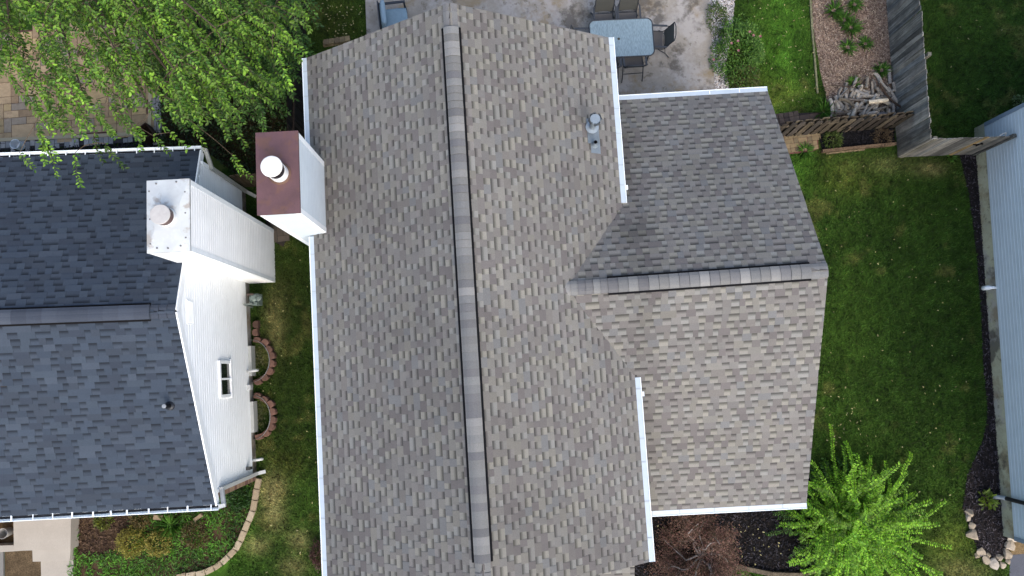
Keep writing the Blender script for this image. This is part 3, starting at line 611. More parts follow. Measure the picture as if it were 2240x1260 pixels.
rv = along(gP, fP, 327, 677, 0); cp = MB(); ridge_caps(cp, gP, rv, dN, dS, .01, .15, DC); ridge_caps(cp, fP, rv, dN, dS, .05, .16, DC, .3); cp.build('ridge_cap', M['shingle'], wroof)
vs_ = MB(); vent_strip(vs_, rv, fP, dN, dS, .05, .16); vs_.build('ridge_vent', M['black'], wroof)
# gable wall (unprojected base line), rake board
bN, bS = at(536.5, 418, 0), at(561, 1040, 0); WW = S(246, 250, 252, .9)
nE = np.array([-(bN-bS)[1], (bN-bS)[0]])*-1; nE = nE[:2]/np.linalg.norm(nE); Lw = np.linalg.norm((bN-bS)[:2]); dw = (bN-bS)[:2]/Lw
uP = (gP-bS)[:2]@dw; slN = (gP[2]-gN[2])/abs(gP[1]-gN[1]); slS = (gP[2]-gS[2])/abs(gP[1]-gS[1])
zN0 = gP[2]-slN*(Lw-uP)-.06; zS0 = gP[2]-slS*uP-.06
mb = MB(); siding(mb, bS, bN, [(0, .32), (Lw, .32), (Lw, zN0), (uP, gP[2]-.06), (0, zS0)], nE, WW, expo=.115)
body = [bS[:2], bN[:2], np.array([XW, bN[1]]), np.array([XW, bS[1]])]
siding(mb, body[1], body[2], [(0, .32), (body[1][0]-XW, .32), (body[1][0]-XW, zN0), (0, zN0)], (0, 1), WW)
wwall = mb.build('wall', M['siding'], white)
mb = MB(); inn = nE*.012
mb.slab([body[0]+(inn*.8), body[1]+(inn*.8), body[2], body[3]], 0, .32, S(150, 150, 136)); mb.build('foundation', M['concrete'], white)
# corner posts
for p_, zt in ((bS, zS0), (bN, zN0)):
    mb = MB(); mb.bx((p_[0]+nE[0]*.004, p_[1]+(.04 if p_ is bS else -.04), .32+(zt-.32)/2), .06, .08, zt-.32, 0, WW); mb.build('corner_trim', M['metal_white'], wwall)
mb = MB()
for a_, b_ in ((gP, gN), (gP, gS)):
    o = np.array([.015, 0, -.085]); mb.bar(a_+o, b_+o, .03, .17, S(236, 240, 242, .88))
mb.build('rake_board', M['metal_white'], wroof)
# brick veneer on the south front
mb = MB(); by = bS[1]
for k in range(int((zS0-.05)/.075)):
    for i in range(40):
        w_ = .2; X = bS[0]-.0-(i+.5+.5*(k % 2))*w_+.0
        c = random.choice([S(128, 92, 80), S(150, 116, 96), S(112, 76, 66), S(166, 134, 106)])*random.uniform(.85, 1.1)
        mb.bx((X, by-.06, .04+k*.075), w_-.008, .11, .067, 0, c)
    mb.bx((bS[0]-.045, by-.06, .04+k*.075), .10, .112, .067, 0, random.choice([S(150, 120, 98), S(126, 88, 78), S(170, 142, 114)]))
mb.bx((bS[0]-4, by-.05, zS0/2), 8, .09, zS0, 0, S(170, 160, 148)); mb.build('brick_front', M['brick'], white)
# gutters and downspouts
gS2, gN2 = gS+np.array([.06, 0, 0]), gN+np.array([.03, 0, 0])
st = [(i+.5+random.uniform(-.2, .2))/30 for i in range(30)]
gutter('gutter', gS2, fS, (0, -1), white, closed=False, straps=st[:22]); gutter('gutter', fN, gN2, (0, 1), white, closed=False, straps=[1-s for s in st[:22]])
def spout(name, pts, r, col, parent, w=.085, h=.06):
    mb = MB()
    for p, q in zip(pts[:-1], pts[1:]):
        mb.bar(p, q, w, h, col)
    for p in pts[1:-1]: mb.bx(p, w*.95, h*1.25, h*1.1, 0, col)
    return mb.build(name, M['metal_white'], parent)
g0 = gS2+np.array([-.02, -.06, -.06]); c0 = np.array([bS[0]+.08, bS[1]+.07, 0])
spout('downspout', [g0, g0+np.array([.10, .02, -.05]), c0+np.array([0, 0, 2.45]), c0+np.array([0, 0, .15]), c0+np.array([.16, .02, .04])], .04, S(232, 236, 236), white)
g0 = gN2+np.array([-.02, .06, -.06]); c1 = np.array([bN[0]+.08, bN[1]-.06, 0])
spout('downspout', [g0, g0+np.array([.08, -.02, -.05]), c1+np.array([0, 0, 2.4]), c1+np.array([0, 0, .2]), c1+np.array([.22, -.12, .05])], .04, S(212, 214, 206), white)
# window
def on_wall(px, py, off=0):
    a = bS[:2]+nE*off; best = None
    for z in np.linspace(0, 5, 1500):
        p = at(px, py, z); s = (p[:2]-a)@nE
        if best is None or abs(s) < best[0]: best = (abs(s), p)
    return best[1]
d3 = np.append(dw, 0); n3 = np.append(nE, 0); up = np.array([0, 0, 1.])
cor_ = [on_wall(475, 788), on_wall(501, 791), on_wall(503, 870), on_wall(477, 868)]
wc = sum(cor_)/4; wh = abs(cor_[0][2]-cor_[1][2]+cor_[3][2]-cor_[2][2])/4; ww = abs(((cor_[0]+cor_[1])/2-(cor_[2]+cor_[3])/2)@d3)/2
mb = MB(); F_ = S(238, 242, 244, .88)
mb.box(wc+n3*.03+up*(wh-.03), d3*ww, n3*.035, up*.035, F_); mb.box(wc+n3*.03-up*(wh-.03), d3*(ww+.03), n3*.045, up*.035, F_)
for s in (-1, 1): mb.box(wc+n3*.03+d3*s*(ww-.03), d3*.035, n3*.0345, up*wh*.99, F_)
mb.box(wc+n3*.028, d3*.022, n3*.03, up*wh*.98, F_)
wo = mb.build('window', M['metal_white'], white)
mb = MB(); mb.box(wc+n3*.02, d3*(ww-.04), n3*.006, up*(wh-.05), (.02, .02, .02)); mb.build('pane', M['window'], wo)
mb = MB()
gv = on_wall(413, 683); mb.box(gv+n3*.02, d3*.26, n3*.012, up*.16, WW)
for k in range(7): mb.box(gv+n3*.034+up*(-.13+.043*k), d3*.23, n3*.008, up*.012, WW*.97)
mb.build('gable_vent', M['siding'], white)
# basement windows, pipes, wall light
for (ax, ay, bx_, by_) in ((553, 757, 556, 822), (557, 878, 560, 945)):
    p, q = at(ax, ay, .16), at(bx_, by_, .16); mb = MB(); m_ = (p+q)/2
    mb.box(np.array([bS[0]+(bN[0]-bS[0])*((m_[1]-bS[1])/(bN[1]-bS[1])), m_[1], .17])+n3*.05, d3*abs(p[1]-q[1])/2, n3*.05, up*.15, S(214, 218, 214)); mb.build('basement_window', M['metal_white'], white)
def wallpt(y, off, z): return np.array([bS[0]+(bN[0]-bS[0])*((y-bS[1])/(bN[1]-bS[1]))+off, y, z])
for (px, py, ln, z) in ((556, 812, .28, .45), (559, 1007, .26, .3)):
    p = wallpt(at(px, py, z)[1], 0, z); mb = MB(); mb.tube([p, p+np.array([ln-.03, .02, 0]), p+np.array([ln, .02, -.05])], .035, 10, S(236, 240, 240)); mb.build('drain_pipe', M['metal_white'], white, smooth=True)
p = wallpt(at(550, 847, .4)[1], .05, .4); mb = MB(); mb.bx(p, .1, .13, .2, 0, S(234, 238, 238)); mb.bx(p+np.array([.052, 0, 0]), .01, .1, .16, 0, S(220, 224, 224)); mb.build('outlet_box', M['metal_white'], white)
p = on_wall(538, 1025)+n3*.05; mb = MB(); mb.box(p, n3*.05, d3*.04, up*.05, S(90, 92, 90)); mb.box(p+n3*.05-up*.03, n3*.03, d3*.03, up*.05, S(40, 42, 42)); mb.build('wall_lamp', M['plain'], white)
# roof vent pipe
def on_white(px, py):
    for z in np.linspace(2.5, 4.6, 900):
        p = at(px, py, z); zr = gP[2]-slS*abs(gP[1]-p[1])
        if z >= zr: return p
q = on_white(372, 887); mb = MB(); mb.lathe(q, [(.10, -.06), (.095, .03), (.06, .06)], 20, S(44, 48, 56)); mb.lathe(q, [(.05, .04), (.05, .26)], 16, S(22, 23, 26)); mb.lathe(q+np.array([0, 0, .26]), [(.045, 0), (.04, .02), (0, .022)], 16, S(190, 196, 200)); mb.build('plumbing_vent', M['metal_grey'], wroof)
# white chimney
ZK = 5.15
k4 = [at(319, 395, ZK), at(413, 391, ZK), at(417, 549, ZK), at(323, 554, ZK)]
X0, X1 = (k4[0][0]+k4[3][0])/2, (k4[1][0]+k4[2][0])/2; Y1, Y0 = (k4[0][1]+k4[1][1])/2, (k4[2][1]+k4[3][1])/2
wch = chimney_chase(X0, X1, Y0, Y1, ZK-.03, white, S(246, 248, 248, .92))
mb = MB(); pc_ = S(222, 228, 228, .6); cx, cy = (X0+X1)/2, (Y0+Y1)/2; fx = at(366, 476, ZK+.03)
cs = [np.array([X0, Y0, ZK]), np.array([X1, Y0, ZK]), np.array([X1, Y1, ZK]), np.array([X0, Y1, ZK])]; e = .24
inr = [fx*np.array([1, 1, 0])+np.array([sx*e, sy*e, ZK+.05]) for sx, sy in ((-1, -1), (1, -1), (1, 1), (-1, 1))]
for i in range(4): mb.quad(cs[i], cs[(i+1) % 4], inr[(i+1) % 4], inr[i], pc_); mb.quad(cs[(i+1) % 4], cs[i], cs[i]-up*.06, cs[(i+1) % 4]-up*.06, pc_)
mb.quad(*inr, pc_); mb.build('chimney_cap', M['pan'], wch)
for px, py in ((342, 402), (386, 398), (327, 419), (405, 420), (406, 466), (329, 480), (407, 520), (330, 534), (344, 543), (368, 543), (396, 538)):
    p = at(px, py, ZK+.004); mb = MB(); mb.lathe(p, [(.018, 0), (.017, .02), (.0, .026)], 10, S(150, 148, 146)); mb.build('screw', M['metal_grey'], wch)
mb = MB(); fz = np.array([fx[0], fx[1], ZK+.04]); mb.lathe(fz, [(.19, 0), (.185, .11)], 32, S(222, 226, 226, .85)); mb.lathe(fz+up*.11, [(.18, 0), (.18, .15)], 32, S(104, 76, 72)); mb.build('flue', M['metal_white'], wch)
mb = MB(); mb.lathe(fz+up*.26, [(.185, 0), (.19, .01), (.19, .028), (.18, .032), (0, .036)], 36, S(190, 187, 183, .7)); mb.build('flue_lid', M['rust' if False else 'plain'], wch)
# ------------------------------------------------------------------ BLUE HOUSE
blue = thing('blue_house', 'tall house with pale blue lap siding along the right edge of the photo', 'house', (16, 0, 0), world=True)
b0, b1 = at(2140, 400, 0), at(2195, 1172, 0); dB = (b0-b1)[:2]/np.linalg.norm((b0-b1)[:2]); nW = np.array([-dB[1], dB[0]])
if nW[0] > 0: nW = -nW
pN = at(2240, 230, 1.75); LB = (pN[:2]-b1[:2])@dB
BN = b1[:2]+dB*LB; BS = b1[:2]; nN = dB; BC = S(190, 203, 209, .9)
mb = MB(); siding(mb, BN, BS, [(0, .42), (LB, .42), (LB, 5.4), (0, 5.4)], nW, BC, expo=.115, prof=.018)
deep = 8.; BN2, BS2 = BN-nW*deep, BS-nW*deep
siding(mb, BS, BS2, [(0, .42), (deep, .42), (deep, 5.4), (0, 5.4)], -nN, BC, expo=.115); siding(mb, BN2, BN, [(0, .42), (deep, .42), (deep, 5.4), (0, 5.4)], nN, BC, expo=.115)
mb.build('wall', M['siding'], blue)
mb = MB(); mb.slab([BS+nW*.015, BN+nW*.015, BN2, BS2], 0, .42, S(186, 186, 156, .75)); fo = mb.build('foundation', M['concrete'], blue)
for p_ in (BN-dB*.045, BS+dB*.03): q = p_+nW*.016; mb = MB(); mb.box(np.array([q[0], q[1], 2.92]), (dB[0]*.05, dB[1]*.05, 0), (nW[0]*.02, nW[1]*.02, 0), (0, 0, 2.48), S(138, 156, 170, .7)); mb.build('corner_trim', M['metal_white'], blue)
rf = MB(); h_ = 5.4; o3 = lambda p, z: np.array([p[0], p[1], z]); e_ = .3
shingles(rf, o3(BN+nW*e_+nN*e_, h_), o3(BS+nW*e_-nN*e_, h_), o3(BS-nW*4-nN*e_, h_+2.2), o3(BN-nW*4+nN*e_, h_+2.2), TEETH[:3], GAPS[:2], .5, expo=.3, tw=(.3, .6), gw=(.3, .5))
shingles(rf, o3(BS2-nW*e_-nN*e_, h_), o3(BN2-nW*e_+nN*e_, h_), o3(BN-nW*4+nN*e_, h_+2.2), o3(BS-nW*4-nN*e_, h_+2.2), TEETH[:3], GAPS[:2], .5, expo=.3, tw=(.3, .6), gw=(.3, .5))
rf.build('roof', M['shingle'], blue)
mb = MB(); bp_ = at(2208, 1086, 0)[:2]; t0 = BS+dB*((bp_-BS)@dB)+nW*.06
mb.tube([o3(t0, .22), o3(t0, 5.3)], .05, 12, (.012, .012, .013)); mb.build('downspout', M['plain'], blue)
mb = MB(); mb.tube([o3(t0, .30), o3(t0, .16), o3(t0+nW*.10, .08), o3(t0+nW*.2, .06)], .055, 12, S(196, 206, 210)); mb.build('spout_extension', M['metal_white'], blue, smooth=True)
mb = MB(); p_ = at(2158, 630, .3)[:2]; t0 = BS+dB*((p_-BS)@dB); mb.tube([o3(t0, .42), o3(t0+nW*.12, .42), o3(t0+nW*.2, .38), o3(t0+nW*.22, .22)], [.035, .035, .06, .06], 12, S(236, 240, 242, .88)); mb.build('drain_pipe', M['metal_white'], blue, smooth=True)
# ------------------------------------------------------------------ FENCES
def board(mb, p, d, n, w, h, t, col, lean=(0, 0), ear=.02):
    """one picket: base centre p, along d, thickness along n, dog-eared top, leaning by `lean`"""
    p = np.asarray(p, float); d3_ = np.append(d, 0)*w/2; n3_ = np.append(n, 0)*t/2; ld = np.array([lean[0], lean[1], 0])
    o = [(-1, 0), (1, 0), (1, h-ear), (.55, h), (-.55, h), (-1, h-ear)]; v = []
    for s in (-1, 1):
        for a, z in o: v.append(p+d3_*a+n3_*s+np.array([0, 0, z])+ld*(z/h))
    f = [(0, 1, 2, 3, 4, 5), (11, 10, 9, 8, 7, 6)]+[(i, 6+i, 6+(i+1) % 6, (i+1) % 6) for i in range(6)]
    mb.add(v, f, col)
GW = [S(136, 132, 124, .68), S(118, 116, 110, .68), S(150, 146, 136, .68), S(104, 102, 96, .68), S(138, 132, 120, .68), S(124, 126, 124, .68)]
HF = 1.52
def fence_run(mb, a, b, w, h, gap, cols, n, lean=(0, 0), hj=.015, tw=.004):
    a, b = np.asarray(a, float)[:2], np.asarray(b, float)[:2]; L = np.linalg.norm(b-a); d = (b-a)/L; k = int(L/(w+gap))
    for i in range(k):
        p = a+d*(i+.5)*L/k; ln = (lean[0]+random.gauss(0, .008), lean[1]+random.gauss(0, .008))
        board(mb, (p[0]+n[0]*random.uniform(-tw, tw), p[1]+n[1]*random.uniform(-tw, tw), .03), d, n, L/k-gap, h+random.uniform(-hj, hj), .02, random.choice(cols)*random.uniform(.62, 1.3), ln)
fc = at(1963, 344, 0); ft = at(1938, 0, 0); far = fc+(ft-fc)*1.35
f1 = thing('wooden_fence', 'tall grey weathered board fence running up the photo beside the wood chip bed', 'fence', (fc[0], fc[1], 0), world=True)
mb = MB(); dF = (far-fc)[:2]/np.linalg.norm((far-fc)[:2]); nF = np.array([-dF[1], dF[0]])
fence_run(mb, fc, far, .135, HF, .004, GW, nF); mb.build('board_panel', M['wood'], f1)
mb = MB()
for z in (.35, 1.2): mb.bar(o3(fc[:2]-nF*.03, z), o3(far[:2]-nF*.03, z), .04, .09, S(120, 116, 104))
mb.build('rail', M['wood'], f1)
for s in (.02, 2.2, 4.4, 6.6, 8.0):
    mb = MB(); p = fc[:2]+dF*s-nF*.09*(1 if nF[0] < 0 else -1); mb.bx(o3(p, .8 if s != 2.2 else .83), .09, .09, 1.56, math.atan2(dF[1], dF[0]), S(138, 134, 120)); mb.build('post', M['wood'], f1)
# gate run
gE = np.array([*(BN-dB*.55+nW*.06), 0]); g1 = at(2124, 338, 0)
f2 = thing('gate_fence', 'short grey plank fence and gate with one yellow board joining tall fence to blue house', 'fence', (fc[0]+.5, fc[1], 0), world=True)
mb = MB(); dG = (g1-fc)[:2]/np.linalg.norm((g1-fc)[:2]); nG = np.array([dG[1], -dG[0]]); Lg = np.linalg.norm((g1-fc)[:2]); nb = 15
for i in range(nb):
    p = fc[:2]+dG*(i+.5)*Lg/nb; yel = i == 10
    board(mb, (p[0], p[1], .03), dG, nG, Lg/nb-.004, HF+random.uniform(-.02, .02) if i > 1 else HF+.05, .02, S(188, 158, 108) if yel else random.choice(GW)*random.uniform(.8, 1.1))
mb.build('board_panel', M['wood'], f2)
mb = MB(); mb.bar(o3(fc[:2]-nG*.03, .35), o3(g1[:2]-nG*.03, .35), .04, .09, S(120, 116, 104)); mb.bar(o3(fc[:2]-nG*.03, 1.25), o3(g1[:2]-nG*.03, 1.25), .04, .09, S(120, 116, 104)); mb.build('rail', M['wood'], f2)
mb = MB(); lt = fc[:2]+dG*(Lg*11.4/nb)+nG*.02; mb.bar(o3(lt-dG*.12, 1.0), o3(lt+dG*.12, 1.03), .02, .035, (.01, .01, .01), up=np.append(nG, 0)); mb.bar(o3(lt+dG*.03, .88), o3(lt+dG*.04, 1.12), .02, .03, (.01, .01, .01), up=np.append(nG, 0)); mb.build('latch', M['black'], f2)
mb = MB(); pq = o3(g1[:2]-dG*.22, HF); mb.tube([pq+np.array([-.1, .0, 0]), pq+np.array([-.03, .06, .09]), pq+np.array([.05, .07, .11]), pq+np.array([.08, .02, .0])], .014, 8, S(206, 208, 206)); mb.build('gate_hook', M['metal_white'], f2)
mb = MB(); mb.bx(o3(g1[:2]+dG*.05, .8), .09, .09, 1.6, math.atan2(dG[1], dG[0]), S(112, 112, 106)); mb.build('post', M['wood'], f2)
# low slatted fence
s0, s1 = at(1680, 302, 0), at(1958, 279, 0)
f3 = thing('picket_fence', 'low dark slatted wooden fence with gaps behind the black mulch bed', 'fence', (s0[0], s0[1], 0), world=True)
mb = MB(); dS_ = (s1-s0)[:2]/np.linalg.norm((s1-s0)[:2]); nS = np.array([dS_[1], -dS_[0]])
fence_run(mb, s0, s1, .15, .98, .065, [S(92, 82, 70), S(78, 70, 62), S(108, 98, 82), S(86, 80, 74)], nS, (0, .03), .03, .01); mb.build('picket', M['wood'], f3)
mb = MB(); fence_run(mb, s0-np.append(nS, 0)*.07+np.append(dS_, 0)*.11, s1-np.append(nS, 0)*.07, .19, .95, .05, [S(120, 110, 92), S(100, 90, 76)], nS, (0, .03), .02, .01)
for z in (.25, .8): mb.bar(o3(s0[:2]-nS*.035, z), o3(s1[:2]-nS*.035, z), .035, .08, S(110, 100, 86))
mb.build('back_picket', M['wood'], f3)
mb = MB(); p = at(1834, 293, 0)[:2]; mb.bx(o3(p+nS*.05, .5), .05, .05, .3, 0, S(110, 98, 84)); mb.build('fence_block', M['wood'], f3)
# timber edging
def edging(name, pix, w, h, col, label):
    mb = MB(); pts = [at(*p)[:2] for p in pix]
    for p, q in zip(pts[:-1], pts[1:]): mb.bar(o3(p, h/2), o3(q, h/2), w, h, col*random.uniform(.9, 1.1))
    return tag(mb.build(name, M['wood']), label, 'garden edging')
edging('timber_edging', [(1795, 333), (1880, 324), (1955, 317)], .07, .14, S(132, 110, 88), 'weathered timber edging along the front of the black mulch bed by the fence')
edging('garden_board', [(1806, 337), (1880, 329), (1890, 328)], .035, .05, S(156, 138, 108), 'thin loose board lying on grass in front of the timber edging')
edging('lawn_edging', [(1769, -40), (1775, 60), (1781, 130), (1787, 205)], .05, .05, S(140, 140, 108), 'narrow pale edging strip between bright lawn strip and wood chip bed')
edging('curb_edging', [(1586, 1245), (1606, 1237), (1686, 1254), (1745, 1256), (1790, 1243)], .11, .12, S(120, 108, 90), 'angled grey brown edging at the bottom of the dark mulch bed below the shrubs')
# fence pieces between the houses
f4 = thing('side_fence', 'short brown board fence in the shade between the two chimneys', 'fence', (at(520, 410, 0)[0], at(520, 410, 0)[1], 0), world=True)
mb = MB(); a_, b_ = at(536, 410, 0), at(640, 404, 0); d_ = (b_-a_)[:2]/np.linalg.norm((b_-a_)[:2]); fence_run(mb, a_, b_, .13, 1.15, .01, [S(96, 84, 66), S(84, 74, 60), S(108, 96, 78)], np.array([d_[1], -d_[0]])); mb.build('board_panel', M['wood'], f4)
mb = MB(); mb.bar(o3(a_[:2]+np.array([0, .04]), .9), o3(b_[:2]+np.array([0, .04]), .9), .04, .08, S(90, 80, 64)); mb.build('rail', M['wood'], f4)
f5 = thing('boundary_fence', 'dark stained board fence under the tree beside the left eave of the middle house', 'fence', (at(668, 200, 0)[0], at(668, 200, 0)[1], 0), world=True)
mb = MB(); a_, b_ = at(664, 395, 0), at(672, -80, 0); d_ = (b_-a_)[:2]/np.linalg.norm((b_-a_)[:2]); fence_run(mb, a_, b_, .13, 1.5, .02, [S(44, 36, 32), S(36, 30, 28), S(52, 44, 38)], np.array([d_[1], -d_[0]])); mb.build('board_panel', M['wood'], f5)
mb = MB(); mb.bar(o3(a_[:2]+np.array([.04, 0]), 1.1), o3(b_[:2]+np.array([.04, 0]), 1.1), .04, .08, S(60, 50, 44)); mb.build('rail', M['wood'], f5)
# low stone wall by the lawn
w_a, w_b = at(708, 99, 0), at(765, 90, 0); lw = MB()
for k in range(2):
    for i in range(5):
        p = lerp(w_a, w_b, (i+.5+.3*(k % 2))/5); lw.bx((p[0], p[1], .05+.09*k), .135, .14, .08, random.gauss(.1, .05), random.choice([S(150, 134, 104), S(136, 120, 96), S(164, 146, 112)]))
tag(lw.build('stone_wall', M['stone']), 'low tan block wall at the end of the back lawn beside the eave', 'wall')
# ------------------------------------------------------------------ FURNITURE
TB = S(52, 60, 70)
tc_ = (at(1288, 60, .72)+at(1428, 112, .72)+at(1425, 40, .72)+at(1293, 128, .72))/4
TX, TY, trz = at(1360, 83, .72)[0], at(1360, 83, .72)[1], -0.005
tw_, th_ = (at(1428, 80, .72)-at(1290, 86, .72))[0]/2, (at(1354, 43, .72)-at(1360, 125, .72))[1]/2
tbl = thing('patio_table', 'rectangular patio table with pale blue textured glass top and dark frame on the concrete patio', 'table', (TX, TY, .05), trz)
def rrect(a, b, r, n=6):
    o = []
    for cx_, cy_, s in ((a-r, b-r, 0), (-a+r, b-r, 1), (-a+r, -b+r, 2), (a-r, -b+r, 3)):
        for k in range(n+1): t = (s+k/n)*math.pi/2; o.append((cx_+r*math.cos(t), cy_+r*math.sin(t)))
    return o
mb = MB(); rr = rrect(tw_-.012, th_-.012, .14); mb.slab(rr, .66, .668, (.3, .4, .45)); mb.build('table_top', M['tglass'], tbl)
mb = MB(); rr = rrect(tw_, th_, .15); pts = [np.array([x, y, .665]) for x, y in rr]; mb.tube(pts+[pts[0]], .017, 8, TB, caps=False)
for s in (-1, 1): mb.bar((s*tw_*.5, -th_, .64), (s*tw_*.5, th_, .64), .03, .02, TB)
mb.build('table_frame', M['plain'], tbl)
for sx in (-1, 1):
    for sy in (-1, 1): mb = MB(); mb.tube([(sx*(tw_-.12), sy*(th_-.12), .65), (sx*(tw_-.09), sy*(th_-.09), .0)], .022, 8, TB); mb.build('leg', M['plain'], tbl)
mb = MB(); mb.lathe((-.08, -.02, .662), [(.035, 0), (.035, .012), (.022, .013)], 16, S(70, 66, 52)); mb.build('umbrella_hole_ring', M['plain'], tbl)
def sling_chair():
    r = thing('patio_chair', 'x', 'chair'); FRc = S(46, 52, 60)
    # local: faces +y, seat centre at origin
    def sheet_(name, rows, col):
        mb = MB(); n = 7; V_ = []
        for (y, z, sag) in rows:
            for i in range(n): x = -.235+.47*i/(n-1); V_.append((x, y, z-sag*math.sin(math.pi*i/(n-1))))
        fs = [(a*n+i, a*n+i+1, (a+1)*n+i+1, (a+1)*n+i) for a in range(len(rows)-1) for i in range(n-1)]; mb.add(V_, fs, col)
        V2 = [(x, y, z-.006) for x, y, z in V_]; mb.add(V2, [f[::-1] for f in fs], col); return mb.build(name, M['sling'], r, smooth=True)
    sheet_('seat', [(.25, .42, .005), (.12, .43, .02), (-.02, .42, .025), (-.16, .405, .02), (-.22, .40, .01)], S(104, 102, 102))
    sheet_('backrest', [(-.25, .47, .0), (-.29, .58, 0), (-.33, .72, 0), (-.375, .86, 0), (-.40, .93, 0)], S(84, 86, 82))
    mb = MB()
    for s in (-1, 1): mb.tube([(s*.25, .27, .42), (s*.25, -.2, .40), (s*.25, -.245, .45), (s*.25, -.33, .72), (s*.25, -.405, .95)], .014, 7, FRc)
    mb.tube([(-.25, -.405, .95), (-.12, -.435, .975), (.12, -.435, .975), (.25, -.405, .95)], .014, 7, FRc); mb.tube([(-.25, .27, .42), (.25, .27, .42)], .013, 7, FRc); mb.tube([(-.25, -.25, .46), (-.1, -.235, .445), (.1, -.235, .445), (.25, -.25, .46)], .013, 7, FRc)
    mb.build('frame', M['plain'], r)
    for s in (-1, 1):
        mb = MB(); mb.bar((s*.295, .24, .64), (s*.295, -.28, .645), .045, .022, S(64, 70, 78)); mb.tube([(s*.29, -.28, .645), (s*.255, -.33, .70)], .012, 6, FRc); mb.build('armrest', M['plain'], r)
        mb = MB(); mb.tube([(s*.295, .2, .64), (s*.28, .26, .4), (s*.285, .31, 0)], .014, 7, FRc); mb.build('leg', M['plain'], r)
        mb = MB(); mb.tube([(s*.27, -.1, .42), (s*.275, -.34, .2), (s*.28, -.47, 0)], .014, 7, FRc); mb.build('leg', M['plain'], r)
    mb = MB(); mb.tube([(-.28, -.32, .22), (.28, -.32, .22)], .011, 6, FRc); mb.build('stretcher', M['plain'], r)
    return r
ch0 = sling_chair()
CH = [((1322, 45), 0, math.pi, 'mesh sling chair on far side of glass table, left one of the pair'), ((1374, 42), 0, math.pi, 'mesh sling chair on far side of glass table, right one of the pair'),
      ((1433, 86), 0, math.pi/2-.1, 'grey mesh sling chair at the right end of the glass table, turned slightly'), ((1385, 128), 0, .02, 'grey mesh sling chair on the near side of the glass table, fully in view'),
      ((1330, 131), 0, .03, 'mesh sling chair on near side of glass table, mostly hidden by the eave'), ((1280, 92), 0, -math.pi/2, 'grey mesh sling chair at the left end of the glass table, only an arm showing')]
for i, ((px, py), _, rz, lab) in enumerate(CH):
    o = ch0 if i == 0 else copy_tree(ch0); p = at(px, py, .5); o.location = (p[0], p[1], .05); o.rotation_euler = (0, 0, rz); o['label'] = lab; o['group'] = 'chairs around the patio table'
# lounge chair with cushions
p = at(862, 45, .4); lc = thing('lounge_chair', 'dark framed outdoor armchair with pale blue cushions on the patio corner', 'armchair', (p[0], p[1], .05), -math.pi/2+.06)
LF = S(44, 50, 60)
mb = MB(); mb.bar((-.34, 0, .25), (.34, 0, .25), .62, .03, LF); mb.bar((-.36, -.34, .55), (.36, -.34, .55), .03, .55, LF); mb.build('frame', M['plain'], lc)
for s in (-1, 1):
    mb = MB(); mb.bar((s*.37, -.36, .60), (s*.37, .36, .60), .06, .03, LF); mb.bar((s*.37, -.36, .2), (s*.37, .36, .2), .05, .03, LF); mb.build('armrest', M['plain'], lc)
    for y in (-.33, .33): mb = MB(); mb.bar((s*.37, y, 0), (s*.37, y, .585), .045, .045, LF, up=(0, 1, 0)); mb.build('leg', M['plain'], lc)
def pillow(name, c, hx, hy, hz, parent, col, tilt=0):
    bm_ = MB(); n = 10; V_ = []; fs = []
    for k, sgn in enumerate((1, -1)):
        for i in range(n+1):
            for j in range(n+1):
                u, v = i/n*2-1, j/n*2-1; b_ = (1-abs(u)**5)*(1-abs(v)**5); ru = 1-.05*abs(v)**4; rv = 1-.05*abs(u)**4
                x, y, z = u*hx*ru, v*hy*rv, sgn*hz*(.55+.45*b_**.5 if b_ > 0 else .55); ca, sa = math.cos(tilt), math.sin(tilt)
                V_.append((c[0]+x, c[1]+y*ca-z*sa, c[2]+y*sa+z*ca))
    m_ = (n+1)**2; I = lambda k, i, j: k*m_+i*(n+1)+j
    for i in range(n):
        for j in range(n): fs.append((I(0, i, j), I(0, i+1, j), I(0, i+1, j+1), I(0, i, j+1))); fs.append((I(1, i, j), I(1, i, j+1), I(1, i+1, j+1), I(1, i+1, j)))
    for i in range(n):
        fs += [(I(0, i, 0), I(1, i, 0), I(1, i+1, 0), I(0, i+1, 0)), (I(0, i, n), I(0, i+1, n), I(1, i+1, n), I(1, i, n)), (I(0, 0, i), I(0, 0, i+1), I(1, 0, i+1), I(1, 0, i)), (I(0, n, i), I(1, n, i), I(1, n, i+1), I(0, n, i+1))]
    bm_.add(V_, fs, col); return bm_.build(name, M['cushion'], parent, smooth=True)
pillow('seat_cushion', (0, .04, .34), .32, .33, .075, lc, S(150, 180, 198)); pillow('back_cushion', (0, -.26, .62), .33, .30, .075, lc, S(164, 192, 210), tilt=1.35)
# ------------------------------------------------------------------ SMALL THINGS
# window well rings + blocks
def Z3(l): return [(360+x/3.15, 600+y/3.15) for x, y in l]
blk = MB(); o_ = [(-.115, -.075), (.115, -.075), (.10, .05), (.05, .085), (-.05, .085), (-.10, .05)]
def bevel_block(mb, o, z, b, col):
    n = len(o); vs = [(x, y, 0) for x, y in o]+[(x, y, z-b) for x, y in o]+[(x*(1-b*7), y*(1-b*7), z) for x, y in o]
    mb.add(vs, [(i, (i+1) % n, n+(i+1) % n, n+i) for i in range(n)]+[(n+i, n+(i+1) % n, 2*n+(i+1) % n, 2*n+i) for i in range(n)]+[tuple(range(2*n, 3*n))], col)
meshes = []
for c in (S(142, 108, 95), S(108, 84, 74), S(128, 98, 86)):
    mb = MB(); bevel_block(mb, [(x*.88, y*.93) for x, y in o_], .18, .016, c); o = mb.build('edging_block', M['stone']); meshes.append(o.data); bpy.data.objects.remove(o)
